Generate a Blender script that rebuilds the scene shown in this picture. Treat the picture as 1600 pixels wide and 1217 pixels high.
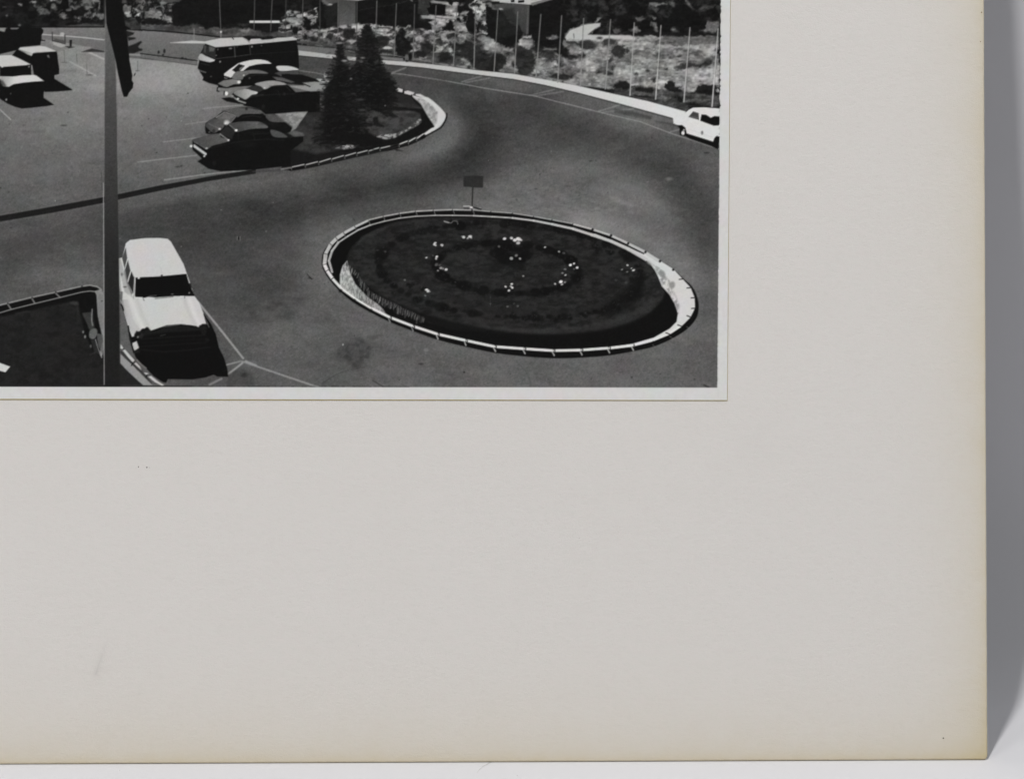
import bpy, bmesh, math, random
import numpy as np
from mathutils import Vector, Matrix

for o in list(bpy.data.objects): bpy.data.objects.remove(o, do_unlink=True)
scene = bpy.context.scene
C = scene.collection

# ---------------------------------------------------------------- light levels and surface colours
AMB, KEY, FILL, OVERHEAD = 0.004, 35.8, 11.2, 2.0
FLOORC = (0.80, 0.80, 0.83)
BOARD_A, BOARD_B, BOARD_Y = (0.895, 0.85, 0.83), (0.875, 0.865, 0.83), (0.70, 0.60, 0.385)
EDGE_A, EDGE_B = (0.48, 0.36, 0.07), (0.62, 0.52, 0.20)
KPRINT = 0.66
PT = (1.0, 1.0, 0.985)

# ---------------------------------------------------------------- camera, light, exposure
MM = 0.001
PX = 0.2 * MM                     # one photograph pixel on the board is 0.2 mm
LEAN = 0.25794                    # the board leans back this far from upright
ROLL = 0.0045
S_, C_ = math.sin(LEAN), math.cos(LEAN)
AX, AU, AN = Vector((1, 0, 0)), Vector((0, S_, C_)), Vector((0, -C_, S_))      # board right, board up, board normal (towards camera)
def board(x, y, z=0.0): return AX * x + AU * y + AN * z
def px_to_board(px, py):          # where a measured point lies on the board, from its bottom right corner
    ex, ey = (px - 1543) * PX, (1187.5 - py) * PX
    return ex + ey * ROLL, ey - ex * ROLL
ccx, ccy = px_to_board(800, 608.5)
centre = board(ccx, ccy)
cam_d = bpy.data.cameras.new('camera'); cam = bpy.data.objects.new('camera', cam_d); C.objects.link(cam)
cam_d.sensor_width = 36; cam_d.lens = 36 * 1.0 / 0.32; cam_d.clip_start = 0.02; cam_d.clip_end = 30
r_ = AX * math.cos(ROLL) - AU * math.sin(ROLL); u_ = AX * math.sin(ROLL) + AU * math.cos(ROLL)
m = Matrix((r_, u_, AN)).transposed().to_4x4(); m.translation = centre + AN * 1.0
cam.matrix_world = m
scene.camera = cam

world = bpy.data.worlds.new('World'); scene.world = world; world.use_nodes = True
bg = world.node_tree.nodes['Background']; bg.inputs[0].default_value = (0.95, 0.98, 1.0, 1); bg.inputs[1].default_value = AMB
def lamp(name, pos, aim, size, power, col):
    d = bpy.data.lights.new(name, 'AREA'); d.shape = 'DISK'; d.size = size; d.energy = power; d.color = col
    o = bpy.data.objects.new(name, d); C.objects.link(o); o.location = pos
    o.rotation_euler = (Vector(aim) - Vector(pos)).to_track_quat('-Z', 'Y').to_euler()
    return o
KEYDIR = Vector((0.214, 0.364, -0.910)); aim = board(0, 0.2)
lamp('key_lamp', aim - KEYDIR * 2.6, aim, 0.15, KEY, (1.0, 0.985, 0.96))
lamp('fill_lamp', board(-1.6, 1.0, 1.9), board(-0.05, 0.2), 0.8, FILL, (1.0, 0.99, 0.98))
lamp('overhead_fill', (0.60, -0.17, 1.0), (0.0, 0.0, 0.0), 0.4, OVERHEAD, (0.97, 0.99, 1.0))  # added overhead fill, brightens the floor and the shadow beside the board
scene.view_settings.view_transform = 'Standard'; scene.view_settings.look = 'None'
scene.view_settings.exposure = 0; scene.view_settings.gamma = 1
scene.render.engine = 'CYCLES'; scene.cycles.samples = 128
scene.render.resolution_x = 1024; scene.render.resolution_y = 778

# ---------------------------------------------------------------- helpers
def lin(v):
    v = np.asarray(v, float) / 255.0
    return np.where(v <= 0.04045, v / 12.92, ((v + 0.055) / 1.055) ** 2.4)
def mesh_obj(name, me, parent=None, mat=None, label=None, kind=None):
    o = bpy.data.objects.new(name, me); C.objects.link(o)
    if parent: o.parent = parent
    if mat and not me.materials: me.materials.append(mat)
    if label: o['label'] = label
    if kind: o['kind'] = kind
    return o
class N:
    """small helper for node materials"""
    def __init__(self, name, rough=0.7, spec=0.2):
        self.m = bpy.data.materials.new(name); self.m.use_nodes = True; self.t = self.m.node_tree
        self.b = self.t.nodes['Principled BSDF']; self.b.inputs['Roughness'].default_value = rough; self.b.inputs['Specular IOR Level'].default_value = spec
    def n(self, kind, **kw):
        x = self.t.nodes.new(kind)
        for k, v in kw.items(): setattr(x, k, v)
        return x
    def l(self, a, b): self.t.links.new(a, b)
    def math(self, op, a, b=None, c=None):
        x = self.n('ShaderNodeMath', operation=op)
        for i, q in enumerate((a, b, c)):
            if q is None: continue
            if isinstance(q, (int, float)): x.inputs[i].default_value = q
            else: self.l(q, x.inputs[i])
        return x.outputs[0]
    def noise(self, vec, scale, detail=3, rough=0.55):
        x = self.n('ShaderNodeTexNoise'); x.inputs['Scale'].default_value = scale; x.inputs['Detail'].default_value = detail; x.inputs['Roughness'].default_value = rough
        self.l(vec, x.inputs['Vector']); return x
    def mix(self, f, a, b):
        x = self.n('ShaderNodeMix', data_type='RGBA')
        if isinstance(f, (int, float)): x.inputs[0].default_value = f
        else: self.l(f, x.inputs[0])
        for q, s in ((a, 6), (b, 7)):
            if isinstance(q, tuple): x.inputs[s].default_value = (*q, 1)
            else: self.l(q, x.inputs[s])
        return x.outputs[2]
    def bump(self, h, strength, dist):
        x = self.n('ShaderNodeBump'); x.inputs['Strength'].default_value = strength; x.inputs['Distance'].default_value = dist
        self.l(h, x.inputs['Height']); self.l(x.outputs[0], self.b.inputs['Normal'])

# ---------------------------------------------------------------- backdrop: one white paper sweep, floor curving up into a wall
WALL_Y, RAD = 0.1078, 0.0653
def sweep_mesh():
    prof = [(-1.4, 0.0), (-0.6, 0.0), (-0.2, 0.0), (0.0, 0.0)]
    for i in range(33):
        a = math.pi / 2 * i / 32; prof.append((WALL_Y - RAD + RAD * math.sin(a), RAD - RAD * math.cos(a)))
    prof += [(WALL_Y, z) for z in (0.2, 0.5, 1.3)]
    prof = [p for i, p in enumerate(prof) if i == 0 or p != prof[i - 1]]
    xs = (-1.2, -0.4, 0.0, 0.2, 1.0)
    v = [(x, y, z) for x in xs for y, z in prof]; n = len(prof)
    f = [(i * n + j, (i + 1) * n + j, (i + 1) * n + j + 1, i * n + j + 1) for i in range(len(xs) - 1) for j in range(n - 1)]
    me = bpy.data.meshes.new('backdrop'); me.from_pydata(v, [], f); me.update()
    for p in me.polygons: p.use_smooth = True
    return me
k = N('white_sweep_paper', 0.85, 0.15); tc = k.n('ShaderNodeTexCoord').outputs['Object']
n1 = k.noise(tc, 14, 3); n2 = k.noise(tc, 900, 2)
k.l(k.mix(k.math('MULTIPLY', n1.outputs[0], 0.35), (FLOORC[0], FLOORC[1], FLOORC[2]), (FLOORC[0] * .93, FLOORC[1] * .94, FLOORC[2] * .95)), k.b.inputs['Base Color'])
k.bump(n2.outputs[0], 0.12, 0.0001)
backdrop = mesh_obj('backdrop', sweep_mesh(), None, k.m, 'plain white paper backdrop that runs under the board and curves up behind it', 'structure')

# ---------------------------------------------------------------- the mounted photograph, one thing leaning on the backdrop
root = bpy.data.objects.new('mounted_photograph', None); C.objects.link(root)
root.rotation_euler = (math.pi / 2 - LEAN, 0, 0); root.location = (0, 0, 0.00030)
root['label'] = 'black and white car park photograph glued on a yellowed cream board leaning against the backdrop'
root['category'] = 'mounted photograph'
BW, BH, BT = 0.46, 0.415, 0.0018
def slab(name, outline, z0, z1, bev):
    """flat sheet with the given outline, front edge chamfered"""
    bm = bmesh.new(); n = len(outline)
    cx = sum(p[0] for p in outline) / n; cy = sum(p[1] for p in outline) / n
    def ringv(ins, z):
        out = []
        for i, (x, y) in enumerate(outline):
            (xa, ya), (xb, yb) = outline[i - 1], outline[(i + 1) % n]; tx, ty = xb - xa, yb - ya; L = math.hypot(tx, ty) or 1
            out.append(bm.verts.new((x - ty / L * ins, y + tx / L * ins, z)))
        return out
    rs = [ringv(0, z0), ringv(0, z1 - bev), ringv(bev * .35, z1 - bev * .35), ringv(bev, z1)]
    for a, b in zip(rs, rs[1:]):
        for i in range(n): bm.faces.new((a[i], a[(i + 1) % n], b[(i + 1) % n], b[i]))
    bm.faces.new(rs[-1]); bm.faces.new(list(reversed(rs[0])))
    me = bpy.data.meshes.new(name); bm.to_mesh(me); bm.free(); return me
def rounded(x0, y0, x1, y1, r, wob=0.0, seed=3):
    rg = random.Random(seed); out = []
    for cx, cy, a0 in ((x1 - r, y0 + r, -90), (x1 - r, y1 - r, 0), (x0 + r, y1 - r, 90), (x0 + r, y0 + r, 180)):
        for i in range(7):
            a = math.radians(a0 + 15 * i); out.append((cx + r * math.cos(a), cy + r * math.sin(a)))
    res = []
    for i, (x, y) in enumerate(out):                       # subdivide the long edges with a little wear
        xb, yb = out[(i + 1) % len(out)]; res.append((x, y)); L = math.hypot(xb - x, yb - y)
        if L > 0.02:
            m_ = int(L / 0.006); nx, ny = (yb - y) / L, -(xb - x) / L
            for q in range(1, m_):
                w = -abs(rg.gauss(0, wob)) if y > 1e-4 or yb > 1e-4 else abs(0)
                res.append((x + (xb - x) * q / m_ + nx * w, y + (yb - y) * q / m_ + ny * w))
    return res
# board material: off-white card, browned towards its edges, a grey smudge, fine tooth
k = N('aged_mount_card', 0.8, 0.15); tc = k.n('ShaderNodeTexCoord').outputs['Object']
sp = k.n('ShaderNodeSeparateXYZ'); k.l(tc, sp.inputs[0]); X_, Y_ = sp.outputs[0], sp.outputs[1]
nb = k.noise(tc, 22, 4); nf = k.noise(tc, 160, 3); nc = k.noise(tc, 300, 2); ng = k.noise(tc, 2600, 2)
dX = k.math('MULTIPLY', X_, -1.0); wob = k.math('MULTIPLY', k.math('SUBTRACT', nb.outputs[0], 0.5), 0.008)
def fall(d, s, a): return k.math('MULTIPLY', k.math('EXPONENT', k.math('MULTIPLY', d, -1.0 / s)), a)
dXw = k.math('MAXIMUM', k.math('ADD', dX, wob), 0.0); dYw = k.math('MAXIMUM', k.math('ADD', Y_, wob), 0.0)
age = k.math('ADD', k.math('ADD', fall(dXw, 0.011, 0.42), fall(dX, 0.0016, 0.22)), k.math('ADD', fall(dYw, 0.014, 0.42), fall(Y_, 0.0018, 0.30)))
age = k.math('MINIMUM', k.math('MULTIPLY', age, k.math('ADD', 0.75, k.math('MULTIPLY', nf.outputs[0], 0.5))), 1.0)
nst = k.n('ShaderNodeMapping'); nst.inputs['Scale'].default_value = (0.75, 1.3, 1); k.l(tc, nst.inputs[0]); nh = k.noise(nst.outputs[0], 420, 4, .7); nm = k.noise(nst.outputs[0], 60, 4)
base = k.mix(k.math('MULTIPLY_ADD', nc.outputs[0], 1.0, 0.0), tuple(BOARD_A), tuple(BOARD_B))
base = k.mix(k.math('MULTIPLY', k.math('ABSOLUTE', k.math('SUBTRACT', nh.outputs[0], 0.5)), 0.55), base, (0.66, 0.64, 0.60))
base = k.mix(k.math('MULTIPLY', nm.outputs[0], 0.10), base, (0.70, 0.66, 0.58))
col = k.mix(age, base, tuple(BOARD_Y))
def smudge(x0, y0, x1, y1, w, amt):                        # soft pencil-like rub mark along a short line
    global col
    vx, vy = x1 - x0, y1 - y0; L2 = vx * vx + vy * vy
    t = k.math('MULTIPLY', k.math('ADD', k.math('MULTIPLY', k.math('SUBTRACT', X_, x0), vx), k.math('MULTIPLY', k.math('SUBTRACT', Y_, y0), vy)), 1 / L2)
    t = k.math('MAXIMUM', k.math('MINIMUM', t, 1.0), 0.0)
    ddx = k.math('SUBTRACT', k.math('SUBTRACT', X_, x0), k.math('MULTIPLY', t, vx)); ddy = k.math('SUBTRACT', k.math('SUBTRACT', Y_, y0), k.math('MULTIPLY', t, vy))
    d = k.math('SQRT', k.math('ADD', k.math('MULTIPLY', ddx, ddx), k.math('MULTIPLY', ddy, ddy)))
    col = k.mix(k.math('MULTIPLY', k.math('MULTIPLY', fall(d, w, amt), k.math('MULTIPLY_ADD', t, 0.8, 0.2)), k.math('ADD', nf.outputs[0], 0.5)), col, (0.18, 0.17, 0.165))
a_, b_ = px_to_board(168, 1000), px_to_board(150, 1053); smudge(a_[0], a_[1], b_[0], b_[1], 0.0007, 0.17)
a_, b_ = px_to_board(1225, 640), px_to_board(1170, 700); smudge(a_[0], a_[1], b_[0], b_[1], 0.004, 0.03)
k.l(col, k.b.inputs['Base Color'])
k.bump(k.math('ADD', k.math('MULTIPLY', ng.outputs[0], 0.6), k.math('MULTIPLY', nh.outputs[0], 1.0)), 0.6, 0.0002)
mb = mesh_obj('mount_board', slab('mount_board', rounded(-BW, 0, 0, BH, 0.0013, 0.00003), -BT, 0, 0.0004), root, k.m)

# small specks of dirt on the card
k = N('dirt_speck', 0.9, 0.05); k.b.inputs['Base Color'].default_value = (0.06, 0.045, 0.035, 1); dirt = k.m
k = N('foxing_spot', 0.9, 0.05); k.b.inputs['Base Color'].default_value = (0.32, 0.25, 0.15, 1); fox = k.m
def speck(px, py, r, mat, parent=None, ex=1.0):
    bm = bmesh.new(); bmesh.ops.create_icosphere(bm, subdivisions=1, radius=r)
    rg = random.Random(int(px * 7 + py))
    for v in bm.verts: v.co *= rg.uniform(.75, 1.2); v.co.x *= ex; v.co.z *= 0.25
    me = bpy.data.meshes.new('speck'); bm.to_mesh(me); bm.free()
    o = mesh_obj('speck', me, parent or mb, mat); x, y = px_to_board(px, py); o.location = (x, y, r * 0.1); return o
for q in ((216.5, 730.7, .0002, dirt), (229.6, 731.5, .00022, dirt), (234, 732, .0001, dirt), (1474, 1154, .00024, dirt), (1533.5, 21.5, .00025, fox), (1532, 67, .0002, fox), (1300, 905, .00009, dirt), (905, 842, .00008, dirt), (560, 1010, .00008, dirt), (1248, 402, .00008, fox), (410, 790, .00008, fox)): speck(*q)

# ---------------------------------------------------------------- the printed picture (tones of the print, drawn shape by shape)
STEP = 1.1                                   # grid step, in units of 0.2 mm on the print
GX0, GY0, GX1, GY1 = -132.0, -88.0, 1139.0, 626.0
NXV = int(round((GX1 - GX0) / STEP)) + 1
NYV = int(round((GY1 - GY0) / STEP)) + 1
gx = np.linspace(GX0, GX1, NXV).astype(np.float32)
gy = np.linspace(GY0, GY1, NYV).astype(np.float32)
CV = np.full((NYV, NXV), 90.0, np.float32)   # display tone 0..255
ID = np.zeros((NYV, NXV), np.int16)
IDN = []                                     # (name, label) of every printed element
rng = np.random.default_rng(7)

def new_id(name, label=None):
    IDN.append((name, label)); return len(IDN)

def noise(scale, seed, octaves=1, sx=1.0, w=None, h=None):
    """smooth value noise about 0, std about 1, sampled on the grid; scale in picture units"""
    r = np.random.default_rng(seed); tot = np.zeros((NYV, NXV), np.float32); amp = 1.0; nrm = 0.0
    for o in range(octaves):
        s = scale / 2 ** o
        nx = int((GX1 - GX0) / (s * sx)) + 4; ny = int((GY1 - GY0) / s) + 4
        g = r.standard_normal((ny, nx)).astype(np.float32)
        fx = (gx - GX0) / (s * sx) + 0.5; fy = (gy - GY0) / s + 0.5
        ix = fx.astype(int); iy = fy.astype(int); tx = fx - ix; ty = fy - iy
        tx = tx * tx * (3 - 2 * tx); ty = ty * ty * (3 - 2 * ty)
        row = g[:, ix] * (1 - tx) + g[:, ix + 1] * tx
        tot += amp * (row[iy] * (1 - ty)[:, None] + row[iy + 1] * ty[:, None])
        nrm += amp * amp * 0.45; amp *= 0.6
    return tot / math.sqrt(nrm)

def blur(a, sig):
    r = max(1, int(3 * sig + .5)); k = np.exp(-0.5 * (np.arange(-r, r + 1) / sig) ** 2); k /= k.sum()
    p = np.pad(a, ((r, r), (0, 0)), mode='edge'); b = sum(k[i] * p[i:i + a.shape[0]] for i in range(2 * r + 1))
    p = np.pad(b, ((0, 0), (r, r)), mode='edge'); return sum(k[i] * p[:, i:i + a.shape[1]] for i in range(2 * r + 1))

# enlargements the outlines were measured in: origin x, origin y, scale
MAPS = dict(_=(0, 0, 1), A=(0, 0, 6.667), B=(220, 0, 5), C=(480, 0, 6.667), D=(640, 0, 6.154), E=(880, 0, 6.154), F=(960, 100, 7.606),
            G=(280, 80, 6.086), H=(440, 60, 5.532), I=(150, 350, 4.68), J=(0, 430, 6.76), K=(0, 140, 5.533), L=(490, 260, 5.161),
            M=(490, 380, 5.161), N=(780, 320, 4.848), O=(0, 60, 4), P=(600, 100, 3.019), Q=(300, 430, 1.928), R=(620, 0, 10),
            S=(760, 0, 10), U=(490, 0, 10), V=(500, 60, 6.764), W=(300, 50, 8.889), X=(600, 360, 10), Y=(740, 350, 8.694),
            Z=(900, 370, 6.405), a=(180, 360, 8.693), b=(180, 470, 8), d=(0, 0, 13.333), e=(0, 70, 11.07), f=(150, 0, 15.21),
            g=(400, 0, 13.333), h=(500, 330, 12.17))
def pt(m, s):
    """'x,y x,y ...' in enlargement m -> list of picture points"""
    ox, oy, k = MAPS[m]
    if isinstance(s, str): s = [tuple(float(c) for c in q.split(',')) for q in s.split()]
    return [(ox + x / k, oy + y / k) for x, y in s]
def smoothed(p, closed=True, n=5):
    p = np.array(p, float); N = len(p); out = []
    for i in range(N if closed else N - 1):
        if closed: a, b, c, d = p[(i - 1) % N], p[i], p[(i + 1) % N], p[(i + 2) % N]
        else: a, b, c, d = p[max(i - 1, 0)], p[i], p[i + 1], p[min(i + 2, N - 1)]
        for t in np.arange(n) / n:
            out.append(0.5 * ((2 * b) + (-a + c) * t + (2 * a - 5 * b + 4 * c - d) * t * t + (-a + 3 * b - 3 * c + d) * t ** 3))
    if not closed: out.append(p[-1])
    return [tuple(q) for q in out]
def window(p, pad):
    xs = [q[0] for q in p]; ys = [q[1] for q in p]
    i0 = max(0, int((min(xs) - pad - GX0) / STEP)); i1 = min(NXV, int((max(xs) + pad - GX0) / STEP) + 2)
    j0 = max(0, int((min(ys) - pad - GY0) / STEP)); j1 = min(NYV, int((max(ys) + pad - GY0) / STEP) + 2)
    return i0, i1, j0, j1
def put(sl, cov, v, a, ident):
    cov = cov * a
    CV[sl] = CV[sl] * (1 - cov) + v * cov
    if ident: ID[sl][cov > 0.5 * a] = ident
def tone(v, X, Y):
    if np.isscalar(v): return np.float32(v)
    if v[0] == 'y': return np.interp(Y, [q[0] for q in v[1]], [q[1] for q in v[1]]).astype(np.float32)
    if v[0] == 'x': return np.interp(X, [q[0] for q in v[1]], [q[1] for q in v[1]]).astype(np.float32)
    (x0, y0, v0), (x1, y1, v1) = v                     # linear ramp between two points
    dx, dy = x1 - x0, y1 - y0
    t = np.clip(((X - x0) * dx + (Y - y0) * dy) / (dx * dx + dy * dy), 0, 1)
    return (v0 + (v1 - v0) * t).astype(np.float32)
def seg_dist(X, Y, p, closed):
    d2 = np.full(X.shape, 1e9, np.float32); n = len(p)
    for i in range(n if closed else n - 1):
        x0, y0 = p[i]; x1, y1 = p[(i + 1) % n]; dx, dy = x1 - x0, y1 - y0; L = dx * dx + dy * dy + 1e-9
        t = np.clip(((X - x0) * dx + (Y - y0) * dy) / L, 0, 1)
        q = (X - x0 - t * dx) ** 2 + (Y - y0 - t * dy) ** 2; np.minimum(d2, q, out=d2)
    return np.sqrt(d2)
def coverage(p, soft):
    i0, i1, j0, j1 = window(p, soft + 2)
    if i1 <= i0 or j1 <= j0: return None, None, None, None
    X, Y = np.meshgrid(gx[i0:i1], gy[j0:j1]); ins = np.zeros(X.shape, bool); n = len(p)
    for i in range(n):
        x0, y0 = p[i]; x1, y1 = p[(i + 1) % n]
        if y0 == y1: continue
        c = ((y0 > Y) != (y1 > Y)) & (X < (x1 - x0) * (Y - y0) / (y1 - y0) + x0); ins ^= c
    d = seg_dist(X, Y, p, True); d = np.where(ins, d, -d)
    return (slice(j0, j1), slice(i0, i1)), np.clip(0.5 + d / soft, 0, 1), X, Y
def fill(m, s, v, soft=1.2, a=1.0, sm=False, id=None):
    p = pt(m, s)
    if sm: p = smoothed(p)
    sl, cov, X, Y = coverage(p, soft)
    if sl is None: return
    put(sl, cov, tone(v, X, Y), a, id)
def stroke(m, s, w, v, soft=1.2, a=1.0, sm=False, id=None):
    p = pt(m, s)
    if sm: p = smoothed(p, False)
    i0, i1, j0, j1 = window(p, w + soft + 1)
    if i1 <= i0 or j1 <= j0: return
    X, Y = np.meshgrid(gx[i0:i1], gy[j0:j1]); d = seg_dist(X, Y, p, False)
    put((slice(j0, j1), slice(i0, i1)), np.clip(0.5 + (w / 2 - d) / soft, 0, 1), tone(v, X, Y), a, id)
def dot(m, x, y, rx, v, ry=None, soft=1.3, a=1.0, rot=0.0, id=None):
    """radii in picture units"""
    (cx, cy), = pt(m, [(x, y)]); ry = ry or rx; r = max(rx, ry)
    i0, i1, j0, j1 = window([(cx - r, cy - r), (cx + r, cy + r)], soft + 1)
    if i1 <= i0 or j1 <= j0: return
    X, Y = np.meshgrid(gx[i0:i1], gy[j0:j1]); c, s = math.cos(rot), math.sin(rot)
    u = ((X - cx) * c + (Y - cy) * s) / rx; w = (-(X - cx) * s + (Y - cy) * c) / ry
    d = (1 - np.sqrt(u * u + w * w)) * min(rx, ry)
    put((slice(j0, j1), slice(i0, i1)), np.clip(0.5 + d / soft, 0, 1), np.float32(v), a, id)
def mottle(m, s, lo, hi, scale, seed, thr=0.0, gain=1.2, sx=1.6, soft=2.0, a=1.0, octv=3, id=None, sm=False):
    p = pt(m, s)
    if sm: p = smoothed(p)
    sl, cov, X, Y = coverage(p, soft)
    if sl is None: return
    n = noise(scale, seed, octv, sx)[sl]; t = 1 / (1 + np.exp(-gain * 1.35 * (n - thr)))
    put(sl, cov, (lo + (hi - lo) * t).astype(np.float32), a, id)
def rough_up(hill, keep, amp, sc):
    global CV
    m = np.zeros_like(CV); sl, cov, X, Y = coverage(pt('_', hill), 4); m[sl] = cov
    for mm, q in keep:
        sl, cov, X, Y = coverage(pt(mm, q), 3)
        if sl is not None: m[sl] *= (1 - cov)
    dx = noise(sc, 301, 3) * amp * m; dy = noise(sc, 302, 3) * amp * .7 * m
    jj, ii = np.meshgrid(np.arange(NYV), np.arange(NXV), indexing='ij')
    fi = np.clip(ii + dx, 0, NXV - 1.01); fj = np.clip(jj + dy, 0, NYV - 1.01); i0 = fi.astype(int); j0 = fj.astype(int); tx = fi - i0; ty = fj - j0
    W_ = (CV[j0, i0] * (1 - tx) + CV[j0, i0 + 1] * tx) * (1 - ty) + (CV[j0 + 1, i0] * (1 - tx) + CV[j0 + 1, i0 + 1] * tx) * ty
    k = np.clip((W_ - 16) / 110, 0.10, 1)
    W_ = W_ + m * k * (9 * noise(2.4, 303, 1, 1.5) + 8 * noise(5.0, 304, 2, 2.4) + 6 * noise(14, 305, 2, 2.0))
    CV[:] = np.clip(CV * (1 - m) + W_ * m, 16, 188)
def inside_random(poly, n, r):
    xs = [q[0] for q in poly]; ys = [q[1] for q in poly]; out = []; P = poly
    while len(out) < n:
        x = r.uniform(min(xs), max(xs)); y = r.uniform(min(ys), max(ys)); c = False
        for i in range(len(P)):
            x0, y0 = P[i]; x1, y1 = P[(i + 1) % len(P)]
            if (y0 > y) != (y1 > y) and x < (x1 - x0) * (y - y0) / (y1 - y0) + x0: c = not c
        if c: out.append((x, y))
    return out
def clumps(m, s, n, rmin, rmax, lo, hi, seed, id=None, flat=0.6, a=0.85, soft=1.6):
    r = np.random.default_rng(seed); P = pt(m, s)
    for x, y in inside_random(P, n, r):
        rr = r.uniform(rmin, rmax); dot('_', x, y, rr, r.uniform(lo, hi), rr * r.uniform(flat, 1), soft, a, r.uniform(-.6, .6), id)

def paint():
    global CV
    # ------------------------------------------------ asphalt tones
    ctl = '''100,150,104 250,130,112 100,200,98 100,280,86 250,230,92 50,320,82 250,280,86 30,250,90 290,110,118 170,110,112 120,100,108 200,170,98
    60,370,66 130,350,68 60,430,84 110,420,82 10,400,66 300,340,58 400,330,58 330,300,76 400,292,84 480,285,78 560,312,50 480,345,60 430,400,76 500,470,84
    400,450,62 450,520,88 500,580,86 350,400,64 230,350,60 300,400,60 620,545,84 700,560,86 800,580,86 900,585,90 1000,575,90 1090,560,86 1110,480,82 1085,380,70 1100,330,68 1060,290,58 1000,240,58
    1105,260,82 1050,220,76 900,200,58 820,170,58 740,180,54 700,135,72 650,128,66 760,220,44 740,262,44 680,272,54 640,300,46 716,195,66 702,215,98 690,235,100 640,248,84 590,262,74 520,290,58
    850,230,74 850,280,92 800,300,92 700,312,80 780,322,106 900,300,86 950,345,106 930,352,128 980,310,92 1000,318,104 1040,385,98 1062,420,110 1098,470,92 640,322,74 580,332,64 530,350,90 510,370,96 495,420,86 480,400,78
    100,52,108 200,62,104 260,66,98 490,100,62 700,112,80 800,132,84 900,165,88 1000,190,98 550,110,62 350,575,70 380,590,78 440,570,82 960,400,90 1000,160,90 880,320,96 650,180,62 420,360,60 20,470,80 -60,100,100 -60,300,84 -60,450,74 540,540,78 560,600,82 1120,600,84'''
    c = np.array([[float(k) for k in q.split(',')] for q in ctl.split()], np.float32)
    sx_, sy_ = gx[::6], gy[::6]; X, Y = np.meshgrid(sx_, sy_); W = np.zeros(X.shape, np.float32); V = W.copy()
    for x, y, v in c:
        w = 1 / (((X - x) ** 2 + ((Y - y) * 1.5) ** 2) + 900) ** 1.7; W += w; V += w * v
    V = V / W
    fx = np.arange(NXV) / 6.0; fy = np.arange(NYV) / 6.0
    ix = np.minimum(fx.astype(int), V.shape[1] - 2); iy = np.minimum(fy.astype(int), V.shape[0] - 2); tx = fx - ix; ty = fy - iy
    row = V[:, ix] * (1 - tx) + V[:, ix + 1] * tx
    CV[:] = row[iy] * (1 - ty)[:, None] + row[iy + 1] * ty[:, None]
    CV[:] = blur(CV, 5)
    for s, w, v, so, a in (('400,335 480,322 560,308 640,292 700,268 742,236 755,205 745,178 715,158', 26, 40, 46, .68), ('700,262 735,240 752,212 745,190', 24, 36, 34, .5), ('620,128 700,140 760,165 830,190 900,205 980,235 1050,280 1095,340 1120,400', 34, 52, 50, .55), ('740,175 820,172 900,198 980,232', 16, 50, 34, .4),
                           ('560,330 620,318 700,312 800,306 880,300', 14, 92, 40, .4), ('690,168 706,190 700,215 670,240 620,252', 14, 104, 26, .5), ('900,350 950,352 1000,372 1050,408 1080,440', 10, 122, 20, .55), ('700,322 780,324 860,334', 6, 112, 14, .5), ('480,350 500,380 495,420 515,450', 14, 100, 26, .5), ('30,440 90,430 150,436', 14, 96, 30, .55), ('500,440 520,480 580,520 640,545', 8, 96, 18, .45), ('200,500 190,460', 10, 80, 14, .4), ('0,372 80,352 160,340', 5, 84, 12, .5), ('190,330 300,305 400,288 470,275 540,262 600,250', 7, 92, 16, .55), ('300,370 380,350 470,338', 10, 52, 30, .45), ('1095,300 1100,380 1108,460', 16, 60, 34, .35), ('960,280 1010,310 1050,350', 8, 108, 18, .35), ('700,150 780,160 860,180', 6, 68, 16, .4), ('190,420 230,350 330,330 470,342', 20, 54, 40, .4), ('330,370 400,440 440,450 380,420', 30, 58, 50, .5), ('470,400 490,440 520,480 600,520', 12, 92, 30, .4), ('620,530 720,552 860,570 1000,566 1070,540', 10, 96, 22, .4)):
        stroke('_', s, w, v, so, a, True)
    CV[:] = blur(CV, 3)
    XX, YY = np.meshgrid(gx, gy)
    CV += 4 + 15 * np.exp(-((XX - 240) / 120) ** 2 - ((YY - 118) / 45) ** 2) - 5 * np.exp(-((XX - 300) / 200) ** 2 - ((YY - 370) / 50) ** 2) + 11 * np.exp(-((XX - 170) / 190) ** 2 - ((YY - 150) / 110) ** 2) + 4 * np.exp(-((XX - 880) / 150) ** 2 - ((YY - 300) / 50) ** 2)
    CV += 2.2 * noise(26, 11, 3, 2.6) + 1.3 * noise(6, 12, 2, 2.4) + 1.6 * noise(1.9, 13, 1, 1.2)
    r = np.random.default_rng(99)
    for i in range(420):                                       # grit and pinholes
        x, y = r.uniform(0, 1120), r.uniform(100, 604); dot('_', x, y, r.uniform(.4, 1.0), r.choice([34, 46, 60, 128, 140]), soft=1.2, a=r.uniform(.2, .6))
    for i in range(70):                                        # faint tyre smears
        x, y = r.uniform(0, 1100), r.uniform(110, 600); L = r.uniform(8, 40); stroke('_', [(x, y), (x + L, y + r.uniform(-.25, .12) * L)], r.uniform(1, 4), r.choice([50, 60, 105, 115]), 5, r.uniform(.08, .22))
    base_asphalt = CV.copy()
    # ------------------------------------------------ hillside beyond the road
    hill = '-140,-95 1140,-95 1140,178 1112,180 1072,176 1012,160 960,149 900,135 802,117 737,111 640,97 570,85 480,74 344,61 300,56 240,51 200,48 165,45 65,45 20,46 -140,44'
    hid = new_id('printed_hillside', 'dark wooded and rocky slope printed along the top of the picture')
    mottle('_', hill, 18, 34, 9, 21, 0.3, 1.2, 1.3, 1.5, id=hid)
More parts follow.
